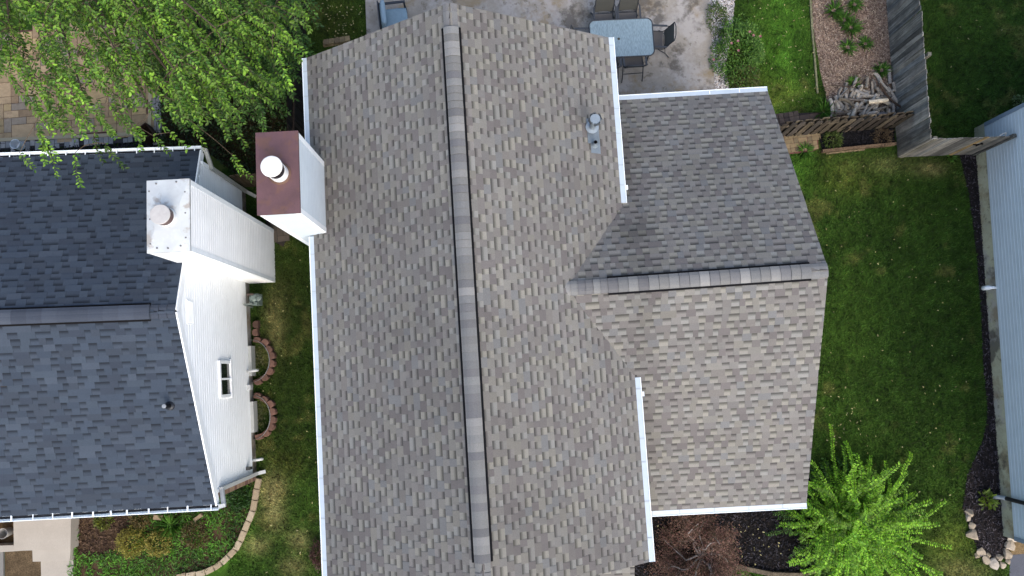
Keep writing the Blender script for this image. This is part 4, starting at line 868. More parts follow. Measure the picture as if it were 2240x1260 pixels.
arcs = [Z3([(627, 345), (623, 400), (637, 452), (692, 467), (718, 515), (738, 560), (737, 615), (722, 668), (687, 710), (640, 740)]), Z3([(638, 838), (686, 862), (728, 893), (742, 947), (743, 1003), (732, 1052), (697, 1095), (648, 1120)])]
well_c = [at(*Z3([(615, 595)])[0])[:2], at(*Z3([(625, 980)])[0])[:2]]
for ai, arc in enumerate(arcs):
    for i, (px, py) in enumerate(arc):
        p = at(px, py, .17); o = bpy.data.objects.new('edging_block', random.choice(meshes)); COL.objects.link(o); o.location = (p[0], p[1], 0)
        v = p[:2]-well_c[ai]; o.rotation_euler = (0, 0, (math.atan2(v[1], v[0])-math.pi/2 if not (ai == 0 and i < 2) else math.pi/2+random.uniform(-.2, .2))+random.uniform(-.08, .08))
        tag(o, 'reddish brown concrete edging block set round the basement windows of the white house', 'edging block', 'edging blocks round the window wells')
for ai in (0, 1):
    mb = MB(); yc = at(553 if ai == 0 else 558, 790 if ai == 0 else 912, 0)[1]; xc = wallpt(yc, .02, 0)[0]; R_ = [(.50, .55), (.46, .56)][ai]; pts = [np.array([xc+R_[0]*math.cos(t), yc+R_[1]*math.sin(t), 0]) for t in np.linspace(-math.pi/2, math.pi/2, 25)]
    for p, q in zip(pts[:-1], pts[1:]): mb.quad(p, q, q+up*.2, p+up*.2, S(132, 136, 138)); mb.quad(p*np.array([1, 1, 0])+up*.2, q+up*.2, q+up*.2-np.array([.012, 0, 0]), p+up*.2-np.array([.012, 0, 0]), S(190, 194, 196))
    tag(mb.build('window_well', M['metal_grey']), ['curved metal window well nearer the gas meter, with mossy ground inside', 'curved metal window well nearer the front corner, with mossy ground inside'][ai], 'window well', 'window wells of the white house')
# beige edging stones
def Z4(l): return [(x/3.111, 960+y/3.111) for x, y in l]
path = Z4([(1762, 268), (1745, 340), (1733, 415), (1718, 490), (1690, 560), (1662, 625), (1632, 695), (1600, 755), (1555, 800), (1507, 845), (1455, 880), (1395, 908), (1330, 922), (1265, 930), (1200, 942)])
for p, q in zip(path[:-1], path[1:]):
    a, b = at(*p, .08), at(*q, .08); d = (b-a)[:2]; L = np.linalg.norm(d); mb = MB(); w = .075
    bevel_block(mb, [(-L/2+.006, -w), (L/2-.006, -w+random.uniform(0, .015)), (L/2-.008, w), (-L/2+.01, w-random.uniform(0, .015))], .1, .012, random.choice([S(200, 182, 152), S(186, 168, 140), S(208, 192, 164)]))
    o = mb.build('edging_stone', M['stone']); o.location = ((a+b)[0]/2, (a+b)[1]/2, 0); o.rotation_euler = (0, 0, math.atan2(d[1], d[0]))
    tag(o, 'pale beige curved border stone edging the garden bed of the white house', 'edging stone', 'beige border stones of the garden bed')
# rocks
def rock_mesh(r, col, flat=.6, seed=0):
    import bmesh
    bm_ = bmesh.new(); bmesh.ops.create_icosphere(bm_, subdivisions=2, radius=1); rr = random.Random(seed); pl = [(Vector((rr.gauss(0, 1), rr.gauss(0, 1), rr.gauss(0, 1))).normalized(), rr.uniform(.45, .8)) for _ in range(14)]
    for v in bm_.verts:
        for n_, d_ in pl:
            s = v.co.dot(n_)
            if s > d_: v.co -= n_*(s-d_)
        v.co *= 1+rr.uniform(-.03, .03); v.co = Vector((v.co.x*r*rr.uniform(.97, 1.03), v.co.y*r, v.co.z*r*flat))
    mb = MB(); bm_.verts.index_update(); mb.add([tuple(v.co) for v in bm_.verts], [tuple(v.index for v in f.verts) for f in bm_.faces], col); bm_.free(); return mb
RK = [(265, 400, 52), (240, 462, 42), (295, 558, 46), (300, 685, 75), (425, 930, 58), (490, 1030, 56), (600, 1100, 74), (675, 1005, 46), (712, 1105, 42), (780, 960, 64), (832, 850, 62), (822, 745, 50), (790, 1058, 40), (515, 975, 32), (365, 985, 34), (880, 770, 30)]
for i, (x, y, r) in enumerate(RK):
    px, py = 2080+x/6.3, 1060+y/6.3; R_ = r/6.3/84; p = at(px, py, R_*.4); o = rock_mesh(R_*1.5, random.choice([S(200, 186, 168, .52), S(184, 170, 150, .52), S(212, 200, 184, .52), S(170, 156, 134, .52)]), .6, i).build('limestone_rock', M['stone'])
    o.location = (p[0], p[1], R_*.3); o.rotation_euler = (0, 0, random.uniform(0, 6.28)); tag(o, 'rough pale limestone rock edging the dark mulch at the corner of the blue house', 'rock', 'limestone rocks edging the mulch')
for (px, py, L, w, rz, lab) in ((345, 1132, .24, .14, -.2, 'flat tan stone in the garden bed just below the gutter, the larger and squarer one'), (372, 1131, .13, .1, .5, 'small tan stone lying beside the larger stone in the garden bed'), (433, 1132, .26, .1, .55, 'long narrow tan stone slanting in the garden bed below the gutter')):
    mb = MB(); bevel_block(mb, [(-L/2, -w/2), (L/2, -w/2*.8), (L/2*.9, w/2), (-L/2*.95, w/2*.9)], .12, .02, S(184, 164, 132)); o = mb.build('flat_stone', M['stone']); p = at(px, py, .1); o.location = (p[0], p[1], .0); o.rotation_euler = (0, 0, rz); tag(o, lab, 'stone')
# gas meter
p = at(562, 655, .5); gm = thing('gas_meter', 'grey green gas meter standing against the white wall beside the chimney', 'gas meter', (p[0]-.05, p[1], 0)); gc = S(128, 146, 140)
mb = MB(); mb.bx((0, 0, .42), .22, .28, .32, 0, gc); mb.lathe((0, .02, .58), [(.10, 0), (.10, .06), (.05, .1)], 18, gc*1.1); mb.bx((.02, -.12, .6), .16, .07, .1, 0, gc*.9); mb.build('meter_body', M['plain'], gm)
mb = MB(); mb.tube([(-.22, .12, .3), (-.12, .12, .7), (.0, .12, .68), (0, .12, .55)], .024, 8, S(86, 66, 56)); mb.tube([(.0, -.1, .55), (.0, -.13, .72), (-.2, -.14, .72), (-.24, -.14, .0)], .024, 8, S(120, 132, 128)); mb.lathe((.13, .02, .62), [(.075, 0), (.08, .02), (.03, .06)], 16, gc*.8); mb.build('meter_pipe', M['plain'], gm)
# planter, buckets
p = at(319, 291, .3); pl = thing('planter_box', 'small dark square planter with soil standing on the paver patio corner', 'planter', (p[0], p[1], .05), .62); mb = MB(); s_ = .17; cB = S(62, 46, 36)
for k in range(4): a = k*math.pi/2; mb.bx((math.cos(a)*s_, math.sin(a)*s_, .18), .025 if k % 2 == 0 else s_*2+.024, s_*2-.026 if k % 2 == 0 else .025, .36, 0, cB*1.3)
mb.build('planter_side', M['wood'], pl); mb = MB(); mb.bx((0, 0, .12), s_*2-.03, s_*2-.03, .2, 0, S(40, 30, 22)); mb.build('soil_fill', M['soil'], pl)
def bucket(name, px, py, r, h, col, lab, z0=.05):
    p = at(px, py, h); b_ = thing(name, lab, 'bucket', (p[0], p[1], z0)); mb = MB(); mb.lathe((0, 0, 0), [(r*.8, 0), (r, h)], 28, col); mb.v.pop(); 
    mb = MB(); n = 28
    for (ra, za), (rb, zb), c in (((r*.8, 0), (r, h), col), ((r, h), (r*.93, h), col*1.1), ((r*.93, h), (r*.74, .02), col*.9), ((r*.74, .02), (0.001, .02), col*1.1)):
        for k in range(n):
            t0_, t1_ = 2*math.pi*k/n, 2*math.pi*(k+1)/n; f_ = lambda R, t, z: (R*math.cos(t), R*math.sin(t), z); mb.quad(f_(ra, t0_, za), f_(ra, t1_, za), f_(rb, t1_, zb), f_(rb, t0_, zb), c)
    mb.build('bucket_shell', M['plain'], b_); mb = MB(); mb.tube([(r*math.cos(t), .02+r*.5*math.sin(t), h+.0+.02*math.sin(t)) for t in np.linspace(0, math.pi, 10)], .004, 5, col*.6); mb.build('bucket_handle', M['metal_grey'], b_)
bucket('metal_bucket', 35, 316, .13, .25, S(206, 214, 220, .9), 'round galvanised metal bucket standing on the paver border by the gutter')
bucket('white_bucket', 6, 1167, .13, .28, S(206, 204, 198), 'pale round bucket standing in the bare soil square beside the concrete walk', .02)
# firewood
def log_mesh(L, r, col, bend=0, seed=0, n=10):
    rr = random.Random(seed); mb = MB(); pts = [np.array([L*(t-.5), bend*math.sin(math.pi*t), .0]) for t in np.linspace(0, 1, 7)]; mb.tube(pts, [r*rr.uniform(.9, 1.08) for _ in pts], n, col)
    mb.tube([pts[0]-np.array([.003, 0, 0]), pts[0]], r*.88, n, S(170, 148, 118)); mb.tube([pts[-1], pts[-1]+np.array([.003, 0, 0])], r*.88, n, S(160, 140, 112)); return mb
LC = [S(160, 152, 140, .68), S(176, 168, 156, .68), S(142, 134, 122, .68), S(190, 182, 170, .68), S(160, 156, 150, .68), S(200, 190, 172, .68), S(124, 116, 108, .68)]
lm = []
for i in range(10):
    o = log_mesh(random.uniform(.26, .46), random.uniform(.032, .052), LC[i % 7], random.uniform(-.04, .04), i).build('firewood_log', M['bark']); lm.append(o.data); bpy.data.objects.remove(o)
LP = [(1838, 205, 70), (1868, 185, 60), (1896, 180, 75), (1920, 172, -70), (1946, 168, 85), (1880, 200, 55), (1908, 195, 80), (1925, 200, -60), (1952, 205, -70), (1968, 208, -72), (1890, 195, -40), (1905, 210, -8), (1925, 212, -10), (1842, 222, -35), (1860, 228, -25), (1850, 238, 5), (1872, 218, -5), (1880, 232, 35), (1895, 235, 60), (1888, 245, 40), (1905, 240, 35), (1908, 248, 20), (1860, 245, 0), (1818, 232, -80), (1826, 235, -85), (1832, 225, -88), (1842, 245, 10), (1870, 250, 85), (1895, 252, 75), (1925, 238, 5), (1940, 246, 0), (1955, 238, 80), (1930, 222, -20), (1945, 228, -35), (1915, 228, 20), (1870, 240, 60), (1855, 215, 75), (1865, 205, 50), (1935, 188, -60), (1912, 185, -85), (1850, 195, 75), (1965, 225, -60), (1948, 250, 70), (1920, 252, 15), (1885, 210, 20), (1898, 222, -15), (1835, 250, 15), (1958, 190, -75), (1975, 235, 60), (1930, 250, 80), (1880, 255, 10), (1965, 250, 85), (1850, 230, 80), (1910, 218, 45), (1940, 212, 15)]
LP += [(RG.uniform(1822, 1982), RG.uniform(192, 258), RG.choice([70, -65, 10, -20, 80, 40])) for _ in range(34)]
LOGLAB = 'weathered grey brown log in the loose firewood pile in front of the slatted fence'
for i, (px, py, dg) in enumerate(LP):
    z = .05+.22*random.random()*math.exp(-((px-1900)/60)**2-((py-225)/28)**2)+(i % 3)*.045; p = at(px, py, z); o = bpy.data.objects.new('firewood_log', lm[i % 10]); COL.objects.link(o); o.location = (p[0], p[1], z)
    o.rotation_euler = (random.uniform(0, 6), random.uniform(-.15, .15), math.radians(dg+random.uniform(-10, 10))); tag(o, LOGLAB, 'log', 'firewood pile')
for (pa_, pb_, r, col, bend, z, lab) in (((1899, 224), (1942, 219), .055, S(214, 200, 174, .9), 0, .36, 'pale cut log lying on top of the firewood pile with its end showing'),
        ((1842, 208), (1900, 165), .017, S(124, 112, 98), .03, .30, 'thin pale branch slanting across the upper left of the firewood pile'), ((1925, 182), (1978, 238), .026, S(96, 80, 68), -.1, .34, 'long dark bent branch lying across the right side of the firewood pile'),
        ((1835, 216), (1868, 233), .042, S(138, 128, 112), .06, .3, 'curved grey log at the left of the firewood pile'), ((1818, 187), (1870, 192), .014, S(104, 92, 82), .02, .2, 'thin dark stick poking out of the upper left of the firewood pile')):
    a, b = at(*pa_, z), at(*pb_, z); d = b-a; o = log_mesh(np.linalg.norm(d), r, col, bend, 5).build('firewood_log' if r > .03 else 'fallen_branch', M['bark']); o.location = tuple((a+b)/2); o.rotation_euler = (0, 0, math.atan2(d[1], d[0])); tag(o, lab, 'log' if r > .03 else 'branch', 'firewood pile')
p = at(1975, 186, .3); o = rock_mesh(.12, S(150, 158, 168), .8, 77).build('grey_stone', M['stone']); o.location = (p[0], p[1], .2); tag(o, 'blue grey stone at the upper right of the firewood pile by the fence', 'stone')
p = at(1930, 247, .3); o = rock_mesh(.15, S(150, 150, 154), .5, 78).build('grey_stone', M['stone']); o.location = (p[0], p[1], .2); o.scale = (1.3, .6, 1); tag(o, 'flat silvery grey lump at the lower edge of the firewood pile', 'stone')
# ------------------------------------------------------------------ VEGETATION
def twig_leaves(start, d, length, n, L, W_, droop, ca, cb, acc, opposite=False, jit=.25, up_bias=.8, wood=None, wr=.005, wcol=None, side=.9):
    """a curved twig with leaves on both sides; appends to acc and wood"""
    d = np.asarray(d, float)/np.linalg.norm(d); p = np.asarray(start, float).copy(); st_ = length/n; pts = [p.copy()]
    for i in range(n):
        d = d+np.array([0, 0, -droop/n])+RG.normal(0, .05, 3); d /= np.linalg.norm(d); p = p+d*st_; pts.append(p.copy())
        sd = np.cross(d, (0, 0, 1.)); sd /= np.linalg.norm(sd)+1e-9
        for s in ((1, -1) if opposite else ((1,) if i % 2 else (-1,))):
            ld = d*RG.uniform(.3, .9)+sd*s*side+np.array([0, 0, RG.uniform(-.5, .15)])+RG.normal(0, jit, 3); t = RG.random(); k = .55+.6*min(1, (n-i)/(n*.5)) if False else 1
            acc['P'].append(p.copy()); acc['D'].append(ld); acc['N'].append(np.array([0, 0, up_bias])+RG.normal(0, .45, 3)); sz = L*RG.uniform(.7, 1.15); acc['L'].append(sz); acc['W'].append(sz*W_*RG.uniform(.85, 1.15)); acc['C'].append((ca*(1-t)+cb*t)*RG.uniform(.8, 1.25))
    if wood is not None: wood.tube(pts[::3]+[pts[-1]], [wr*(1-.7*i/len(pts[::3])) for i in range(len(pts[::3])+1)], 4, wcol, caps=False)
def new_acc(): return dict(P=[], D=[], N=[], L=[], W=[], C=[])
def flush(name, acc, parent, **kw): return leaves(name, acc['P'], acc['D'], acc['N'], acc['L'], acc['W'], acc['C'], parent, **kw)
def big_tree(name, label, trunk_px, trunk_top, limbs, regions, ca, cb, L, spec_twigs=(), fade=(.9, 1.1)):
    tb = at(*trunk_px, 0); tr = thing(name, label, 'tree', (tb[0], tb[1], 0), world=True); wd = MB(); acc = new_acc(); BK = S(112, 98, 82); fork = np.array([tb[0], tb[1], trunk_top])
    wd.tube([tb, tb+np.array([.04, .02, trunk_top*.5]), fork], [.17, .13, .11], 10, BK); nodes = [fork]
    for (px, py, z) in limbs:
        e = at(px, py, z); m = (fork+e)/2+np.array([RG.normal(0, .15), RG.normal(0, .15), .35]); pts = [fork*(1-t)**2+m*2*t*(1-t)+e*t*t for t in np.linspace(0, 1, 9)]; wd.tube(pts, list(np.linspace(.07, .014, 9)), 7, BK); nodes += pts[2:]
    nodes = np.array(nodes)
    tips = []
    for poly, n, (z0, z1) in regions:
        for px, py in sample(poly, n): tips.append((at(px, py, RG.uniform(z0, z1)), RG.uniform(.6, 1.0)))
    for px, py, z, l in spec_twigs: tips.append((at(px, py, z), l))
    tips.sort(key=lambda t: np.linalg.norm(t[0]-fork)); nodes = list(nodes)
    for tip, l in tips:
        dirv = tip-fork; dirv[2] *= .3; dirv = dirv/np.linalg.norm(dirv)+np.array([.35, -.45, 0])*.8+RG.normal(0, .28, 3); dirv[2] = RG.uniform(-.1, .3); dirv /= np.linalg.norm(dirv)
        st_ = tip-dirv*l+np.array([0, 0, .12]); A_ = np.array(nodes); i = np.argmin(np.linalg.norm(A_-st_, axis=1)+.6*np.clip((A_-st_)@dirv, 0, 9)); nd = A_[i]
        m = (nd+st_)/2+np.array([RG.normal(0, .04), RG.normal(0, .04), .03]); wd.tube([nd, m, st_], [.009, .008, .006], 4, BK, caps=False); nodes += [m, st_]
        br = RG.uniform(*fade); y_ = RG.random()
        c1, c2 = ca*br, cb*br*(1 if y_ < .7 else 1.35)
        twig_leaves(st_, dirv+np.array([0, 0, .15]), l, int(l/.03), L, .52, .7, c1, c2, acc, wood=wd, wcol=BK*.9)
    wd.build('trunk', M['bark'], tr); flush('crown', acc, tr); return tr
LT1, LT2 = S(58, 108, 28, .65), S(136, 180, 56, .65); DK1, DK2 = S(42, 80, 30, .75), S(92, 134, 52, .75)
R_dense = [(-40, -40), (560, -40), (620, 60), (560, 190), (520, 250), (430, 190), (330, 170), (250, 150), (170, 90), (60, 70), (-40, 70)]
R_mid = [(110, 110), (330, 170), (470, 210), (560, 270), (480, 290), (330, 250), (200, 240), (120, 200)]
R_low = [(30, 110), (130, 90), (180, 200), (240, 290), (330, 290), (440, 240), (420, 300), (250, 320), (110, 300), (70, 220), (20, 200)]
R_left = [(-40, 40), (60, 60), (60, 130), (20, 190), (-40, 190)]
R_right = [(560, -40), (720, -40), (715, 40), (690, 130), (650, 190), (620, 250), (560, 280), (540, 200), (600, 100)]
R_dark = [(360, -40), (660, -40), (655, 200), (620, 275), (540, 300), (460, 310), (380, 300), (350, 200)]
spec = [(185, 410, 4.6, .7), (150, 372, 4.5, .7), (110, 365, 4.4, .6), (80, 370, 4.4, .5), (222, 358, 4.4, .6), (270, 372, 4.5, .7), (130, 345, 4.6, .7), (440, 325, 4.2, .6), (545, 322, 4.4, .8), (500, 305, 4.6, .7), (310, 330, 4.5, .5), (370, 340, 4.3, .5), (548, 400, 3.2, .6), (530, 385, 3.3, .5), (20, 170, 5.2, .6), (60, 225, 5, .6), (110, 235, 5, .6), (410, 330, 4.4, .5), (70, 215, 5, .5), (85, 200, 5.1, .5), (150, 255, 5, .6), (110, 320, 4.6, .6), (145, 290, 4.8, .6)]
big_tree('leafy_tree', 'broad bright green tree overhanging the paver patio and the dark roof edge', (215, -150), 3.2, [(120, 60, 5.2), (260, 120, 5.4), (380, 150, 5.6), (470, 60, 5.8), (20, 60, 5.0), (330, 240, 5.0), (180, 200, 5.0), (520, 180, 5.4), (300, 20, 5.8), (440, 250, 4.8)],
         [(R_dense, 400, (3.2, 5.8)), (R_mid, 80, (4.0, 5.6)), (R_low, 44, (4.2, 5.4)), (R_left, 26, (4.4, 5.4)), (R_right, 46, (4.0, 5.2))], LT1, LT2, .095, spec, (.42, 1.2))
big_tree('shade_tree', 'darker green tree filling the gap beside the left eave of the middle house', (585, 60), 1.8, [(500, 60, 3.0), (600, 160, 3.0), (560, 240, 2.8), (640, 40, 3.2), (450, 220, 2.6), (600, -20, 3.4), (420, 100, 2.8)],
         [(R_dark, 300, (1.2, 3.3)), (R_right, 70, (2.0, 3.6))], DK1, DK2, .10, (), (.6, 1.1))
def bush(name, label, px, py, r, h, n, L, ca, cb, cat='shrub', group=None, W_=.5, ry=None, stems=14, mat_='leaf', z0=0):
    c = at(px, py, h*.4); b_ = thing(name, label, cat, (c[0], c[1], z0), group=group); ry = ry or r; wd = MB()
    a = RG.uniform(0, 6.28, n); el = np.arcsin(RG.uniform(-.1, 1, n)); rad = RG.uniform(.45, 1, n)**.6; lump = .78+.44*vnoise(np.cos(a)*2+7, np.sin(a)*2+el*2, 1.6, int(px) % 7); rad *= lump
    P = np.stack([np.cos(a)*np.cos(el)*rad*r, np.sin(a)*np.cos(el)*rad*ry, h*(.12+.85*np.sin(np.clip(el, 0, 2))*rad)], -1)
    D = nrm(P*np.array([1, 1, .6]))+RG.normal(0, .6, (n, 3)); C = colmix(n, ca, cb, .18)
    for k in range(stems):
        i = RG.integers(0, n); wd.tube([(RG.normal(0, .03), RG.normal(0, .03), 0), P[i]*np.array([.5, .5, .55]), P[i]], [.009, .006, .003], 4, S(84, 70, 56), caps=False)
    leaves('foliage', P, D, np.array([0, 0, 1.])+RG.normal(0, .5, (n, 3)), RG.uniform(.7, 1.2, n)*L, RG.uniform(.8, 1.2, n)*L*W_, C, b_, mat_); wd.build('stems', M['bark'], b_); return b_
# forsythia
def arching():
    c = at(1838, 1138, 0); b_ = thing('arching_shrub', 'big bright green shrub with long arching leafy stems beside the corner of the roof', 'shrub', (c[0], c[1], 0), world=True); acc = new_acc(); wd = MB(); A1, A2 = S(86, 146, 26, .78), S(158, 212, 54, .78)
    for i in range(300):
        az = RG.uniform(0, 6.28); ln = RG.uniform(.7, 1.55)*(1.1 if math.cos(az) > .3 else .9); el = RG.uniform(.35, 1.3); s = c+np.array([RG.normal(.05, .42), RG.normal(0, .38), RG.uniform(.02, .5)])
        d = np.array([math.cos(az)*math.cos(el), math.sin(az)*math.cos(el), math.sin(el)]); br = RG.uniform(.45, 1.25); n = int(ln/.038)
        twig_leaves(s+d*.1, d, ln, n, .082, .42, RG.uniform(.9, 2.0), A1*br, A2*br, acc, opposite=True, jit=.13, wood=wd, wr=.007, wcol=S(110, 120, 60), side=1.6)
    for i in range(64):
        az = RG.uniform(-2.3, 2.3); ln = RG.uniform(1.4, 2.4); el = RG.uniform(.3, .9); s = c+np.array([RG.normal(0, .25), RG.normal(0, .25), RG.uniform(.1, .5)])
        d = np.array([math.cos(az)*math.cos(el), math.sin(az)*math.cos(el), math.sin(el)]); br = RG.uniform(.85, 1.3); n = int(ln/.038)
        twig_leaves(s+d*.1, d, ln, n, .07, .42, RG.uniform(.9, 1.6), A1*br, A2*br, acc, opposite=True, jit=.15, wood=wd, wr=.007, wcol=S(120, 130, 60), side=1.4)
    for i in range(90):   # low dark interior growth
        az = RG.uniform(0, 6.28); s = c+np.array([math.cos(az)*RG.uniform(.3, 1.4), math.sin(az)*RG.uniform(.3, 1.2), .1]); d = np.array([math.cos(az), math.sin(az), .7])
        twig_leaves(s, d, RG.uniform(.4, .8), 12, .08, .4, 1.2, S(40, 78, 24, .8), S(80, 124, 40, .8), acc, opposite=True, wood=wd, wr=.005, wcol=S(90, 90, 50))
    flush('foliage', acc, b_); wd.build('stems', M['bark'], b_)
arching()
def lace_maple():
    c = at(1520, 1205, 0); b_ = thing('laceleaf_maple', 'low reddish brown lace leaved maple with bare grey branches below the roof corner', 'small tree', (c[0], c[1], 0), world=True); wd = MB(); BG = S(158, 148, 142, .7)
    P = []; ends = []
    for i in range(13):
        az = i/13*6.28+RG.normal(0, .2); p = c.copy(); pts = [p.copy(), p+np.array([0, 0, .55])]; p = pts[-1].copy(); d = np.array([math.cos(az), math.sin(az), .7])
        for k in range(8): d = d+RG.normal(0, .5, 3)+np.array([0, 0, -.16]); d /= np.linalg.norm(d); p = p+d*.15; pts.append(p.copy())
        wd.tube(pts, list(np.linspace(.026, .009, len(pts))), 6, BG); ends += pts[4:]
        for k in range(4):
            q0 = pts[RG.integers(4, len(pts))]; dd = d+RG.normal(0, .6, 3); dd[2] = -.1; q1 = q0+dd*.22; q2 = q1+dd*.15+np.array([0, 0, -.1]); wd.tube([q0, q1, q2], [.007, .005, .003], 4, S(150, 128, 118), caps=False); ends += [q1, q2]
    ends = np.array(ends); n = 38000; e = ends[RG.integers(0, len(ends), n)]; P = e+RG.normal(0, 1, (n, 3))*np.array([.125, .125, .05])-np.array([0, 0, .10]); pp = proj(P)
    hole = ((pp[:, 0]-1505)/50)**2+((pp[:, 1]-1195)/22)**2 < 1; P = P[~(hole & (RG.uniform(0, 1, len(P)) < .5))]; n = len(P)
    C = colmix(n, S(100, 74, 58, .65), S(152, 118, 102, .65), .28); red = RG.uniform(0, 1, n) < .18; C[red] = C[red]*np.array([1.2, .95, 1.1]); grn = RG.uniform(0, 1, n) < .12; C[grn] = S(92, 84, 50)
    D = rvec(n); D[:, 2] = -abs(D[:, 2])*.5
    leaves('foliage', P, D, np.array([0, 0, 1.])+RG.normal(0, .4, (n, 3)), RG.uniform(.03, .07, n), RG.uniform(.010, .02, n), C, b_); wd.build('branches', M['bark'], b_)
lace_maple()
RO = bush('rose_bush', 'sprawling rose bush with pink blooms between patio and lawn strip', 1618, 112, .72, .7, 3300, .062, S(60, 108, 36, .65), S(126, 168, 72, .65), ry=.95)
fl_ = MB()
for (px, py) in ((1663, 80), (1648, 78), (1614, 90), (1615, 111), (1561, 131), (1640, 70), (1600, 95)):
    p = at(px, py, .75)
    for k in range(7): a = k*.9; fl_.add([p-np.array(RO.location)+np.array([math.cos(a+t)*r_, math.sin(a+t)*r_, z_]) for t, r_, z_ in ((0, 0, 0), (-.5, .03, .015), (0, .042, .02), (.5, .03, .015))], [(0, 1, 2, 3)], random.choice([S(206, 140, 146), S(220, 176, 168), S(190, 110, 120)]))
fl_.build('flowers', M['leaf'], RO)
bush('leafy_bush', 'loose green perennial growing through white gravel at the top of the rose bed', 1570, 40, .3, .4, 500, .06, S(74, 110, 40), S(128, 150, 76), ry=.5)
bush('dry_grass_clump', 'yellowish loose clump of thin stems below the rose bush near the gutter', 1630, 170, .4, .5, 900, .08, S(92, 108, 44), S(136, 138, 80), W_=.2)
bush('hosta_plant', 'small lime green leafy plant in the mulch beside the blue house', 2160, 1094, .19, .25, 90, .13, S(126, 160, 44), S(172, 196, 84), 'plant', W_=.5)
bush('olive_shrub', 'rounded olive yellow shrub in the garden bed, the larger one nearer the concrete walk', 287, 1187, .38, .5, 1500, .045, S(124, 122, 44, .7), S(176, 168, 76, .7))
bush('olive_shrub', 'loose olive yellow shrub in the garden bed, the smaller one right of the larger', 345, 1188, .33, .42, 1100, .045, S(122, 118, 46, .7), S(170, 160, 76, .7))
bush('low_shrub', 'low yellow green shrub in the garden bed right under the gutter', 225, 1137, .24, .3, 500, .05, S(88, 112, 30), S(142, 150, 50))
bush('low_shrub', 'reddish green low shrub in the garden bed under the gutter beside tan stones', 305, 1135, .27, .3, 600, .05, S(110, 104, 50), S(160, 136, 88))
bush('brown_shrub', 'dull brownish open shrub in the garden bed between the olive shrubs and the border stones', 425, 1172, .34, .4, 700, .05, S(96, 88, 44), S(136, 120, 70))
bush('green_clump', 'dark green leafy clump beside the brick front at the bed corner', 520, 1088, .3, .35, 900, .06, S(40, 80, 28), S(70, 116, 44))
bush('maroon_shrub', 'dark reddish shrub tucked under the left eave of the middle house near the bottom', 697, 1215, .22, .5, 700, .05, S(84, 52, 48), S(116, 80, 70), ry=.35)
bush('garden_perennial', 'small green plant growing on the white rubble by the wall of the blue house', 2230, 222, .16, .25, 160, .07, S(96, 130, 70), S(150, 172, 112), 'plant')
bush('bed_plant', 'green grassy plant at the left end of the black mulch bed', 1822, 304, .24, .3, 420, .09, S(74, 106, 38), S(128, 150, 70), 'plant', W_=.2)
bush('bed_plant', 'dry brownish plant at the right end of the black mulch bed by the fence', 1932, 300, .26, .3, 320, .09, S(110, 92, 68), S(150, 128, 96), 'plant', W_=.14)
def spiky(name, label, px, py, r, n, ca, cb, h=.3, group=None):
    c = at(px, py, 0); b_ = thing(name, label, 'plant', (c[0], c[1], 0), group=group); a = RG.uniform(0, 6.28, n); el = RG.uniform(.3, 1.3, n); D = np.stack([np.cos(a)*np.cos(el), np.sin(a)*np.cos(el), np.sin(el)], -1); P = np.stack([np.cos(a)*.05, np.sin(a)*.05, np.full(n, .02)], -1)
    L = RG.uniform(.7, 1.2, n)*r*1.2; leaves('foliage', P, D, np.array([0, 0, 1.])+RG.normal(0, .2, (n, 3)), L, np.full(n, .018), colmix(n, ca, cb), b_, curl=.35); return b_
for px, py, lab, r in ((1822, 25, 'leafy green tuft at the top left of the wood chip bed', .3), (1868, 12, 'green tuft at the top of the wood chip bed near the fence', .22), (1845, 45, 'upper of two joined green tufts mid wood chip bed', .26), (1860, 62, 'lower of two joined green tufts mid wood chip bed', .32), (1853, 105, 'small green tuft left of another small tuft in the wood chip bed', .24), (1891, 98, 'small green tuft nearest the fence midway down the wood chip bed', .2), (1927, 155, 'green tuft at the foot of the fence above the firewood', .24), (1866, 182, 'green tuft sprouting at the upper edge of the firewood pile', .17), (1800, 245, 'tall grass tuft at the lower left of the firewood pile', .32), (375, 1150, 'bright green grassy clump with long blades in the garden bed', .4), (1760, 330, 'grass tuft at the end of the tan paver path', .22), (2078, 343, 'small weed at the foot of the gate', .14)):
    spiky('green_tuft', lab, px, py, r*.8, 80, S(66, 118, 42, .75), S(130, 180, 78, .75))
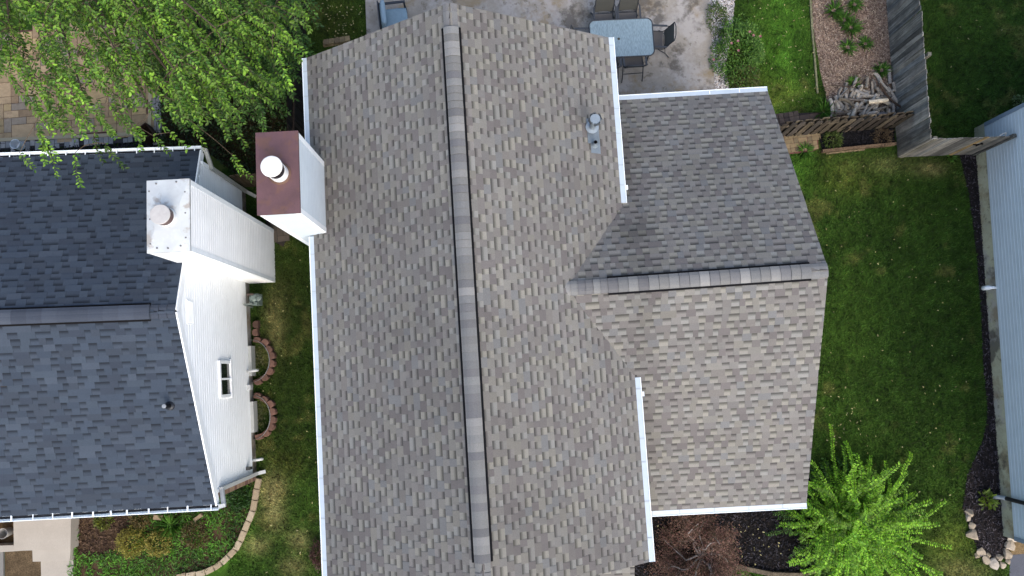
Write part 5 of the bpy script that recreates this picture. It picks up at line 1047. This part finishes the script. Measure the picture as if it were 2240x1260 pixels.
# ground cover + litter
pts = np.array(sample(P_BED, 9000)); k = fbm(pts[:, 0]/80, pts[:, 1]/80, 1.2, 4); bare = inpoly(pts[:, 0], pts[:, 1], [(172, 1120), (290, 1120), (285, 1200), (172, 1215)]); ok = (k > .22) & ~bare; pts = pts[ok]; n = len(pts)
p = atv(pts[:, 0], pts[:, 1], np.zeros(n)); p[:, 2] = RG.uniform(.01, .08, n); br = np.clip(-.1+2.1*fbm(p[:, 0], p[:, 1], 1.5, 8), .3, 1.5)[:, None]
tag(leaves('ground_cover', p, RG.normal(0, 1, (n, 3))*np.array([1, 1, .3])+np.array([0, 0, .5]), np.array([0, 0, 1.])+RG.normal(0, .3, (n, 3)), RG.uniform(.05, .13, n), RG.uniform(.012, .03, n), colmix(n, S(58, 108, 28, .7), S(108, 164, 50, .7), .25)*br), kind='stuff')
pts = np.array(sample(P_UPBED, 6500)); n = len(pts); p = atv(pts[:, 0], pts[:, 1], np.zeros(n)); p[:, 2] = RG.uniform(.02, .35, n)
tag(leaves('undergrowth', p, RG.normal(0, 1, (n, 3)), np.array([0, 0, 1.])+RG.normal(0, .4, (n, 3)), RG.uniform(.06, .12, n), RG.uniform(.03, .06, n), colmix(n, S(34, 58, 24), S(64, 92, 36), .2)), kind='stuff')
mossy = []
for (px, py, ry) in ((563, 788, 32), (566, 910, 32)): mossy += [(px+RG.normal(0, 9), py+RG.normal(0, 17)) for _ in range(260)]
mossy = np.array(mossy); n = len(mossy); p = atv(mossy[:, 0], mossy[:, 1], np.zeros(n)); p[:, 2] = .02
tag(leaves('moss_cover', p, RG.normal(0, 1, (n, 3))+np.array([0, 0, .4]), np.array([0, 0, 1.])+RG.normal(0, .3, (n, 3)), RG.uniform(.04, .08, n), RG.uniform(.02, .04, n), colmix(n, S(96, 104, 60), S(150, 150, 104), .2)), kind='stuff')
lit = sample([(1780, 340), (2100, 345), (2140, 1000), (2060, 1200), (1800, 980), (1790, 700)], 90)+sample([(1640, 10), (1770, 10), (1800, 240), (1700, 240)], 60)+sample([(700, 5), (795, 5), (800, 90), (720, 95)], 60)+sample([(580, 560), (690, 560), (700, 1250), (560, 1250)], 30)+sample([(1800, 850), (1860, 850), (1900, 960), (1800, 990)], 30)+sample([(2040, 10), (2230, 10), (2200, 200), (2050, 270)], 12)+sample([(1430, 1150), (1750, 1140), (1850, 1240), (1600, 1230)], 34)+sample(P_UPBED, 40)
lit = np.array(lit); n = len(lit); p = atv(lit[:, 0], lit[:, 1], np.zeros(n)); p[:, 2] = .055
D = RG.normal(0, 1, (n, 3)); D[:, 2] *= .15
tag(leaves('fallen_leaves', p, D, np.array([0, 0, 1.])+RG.normal(0, .25, (n, 3)), RG.uniform(.03, .075, n), RG.uniform(.018, .04, n), colmix(n, S(160, 152, 92, .6), S(206, 198, 146, .65), .2)), kind='stuff')
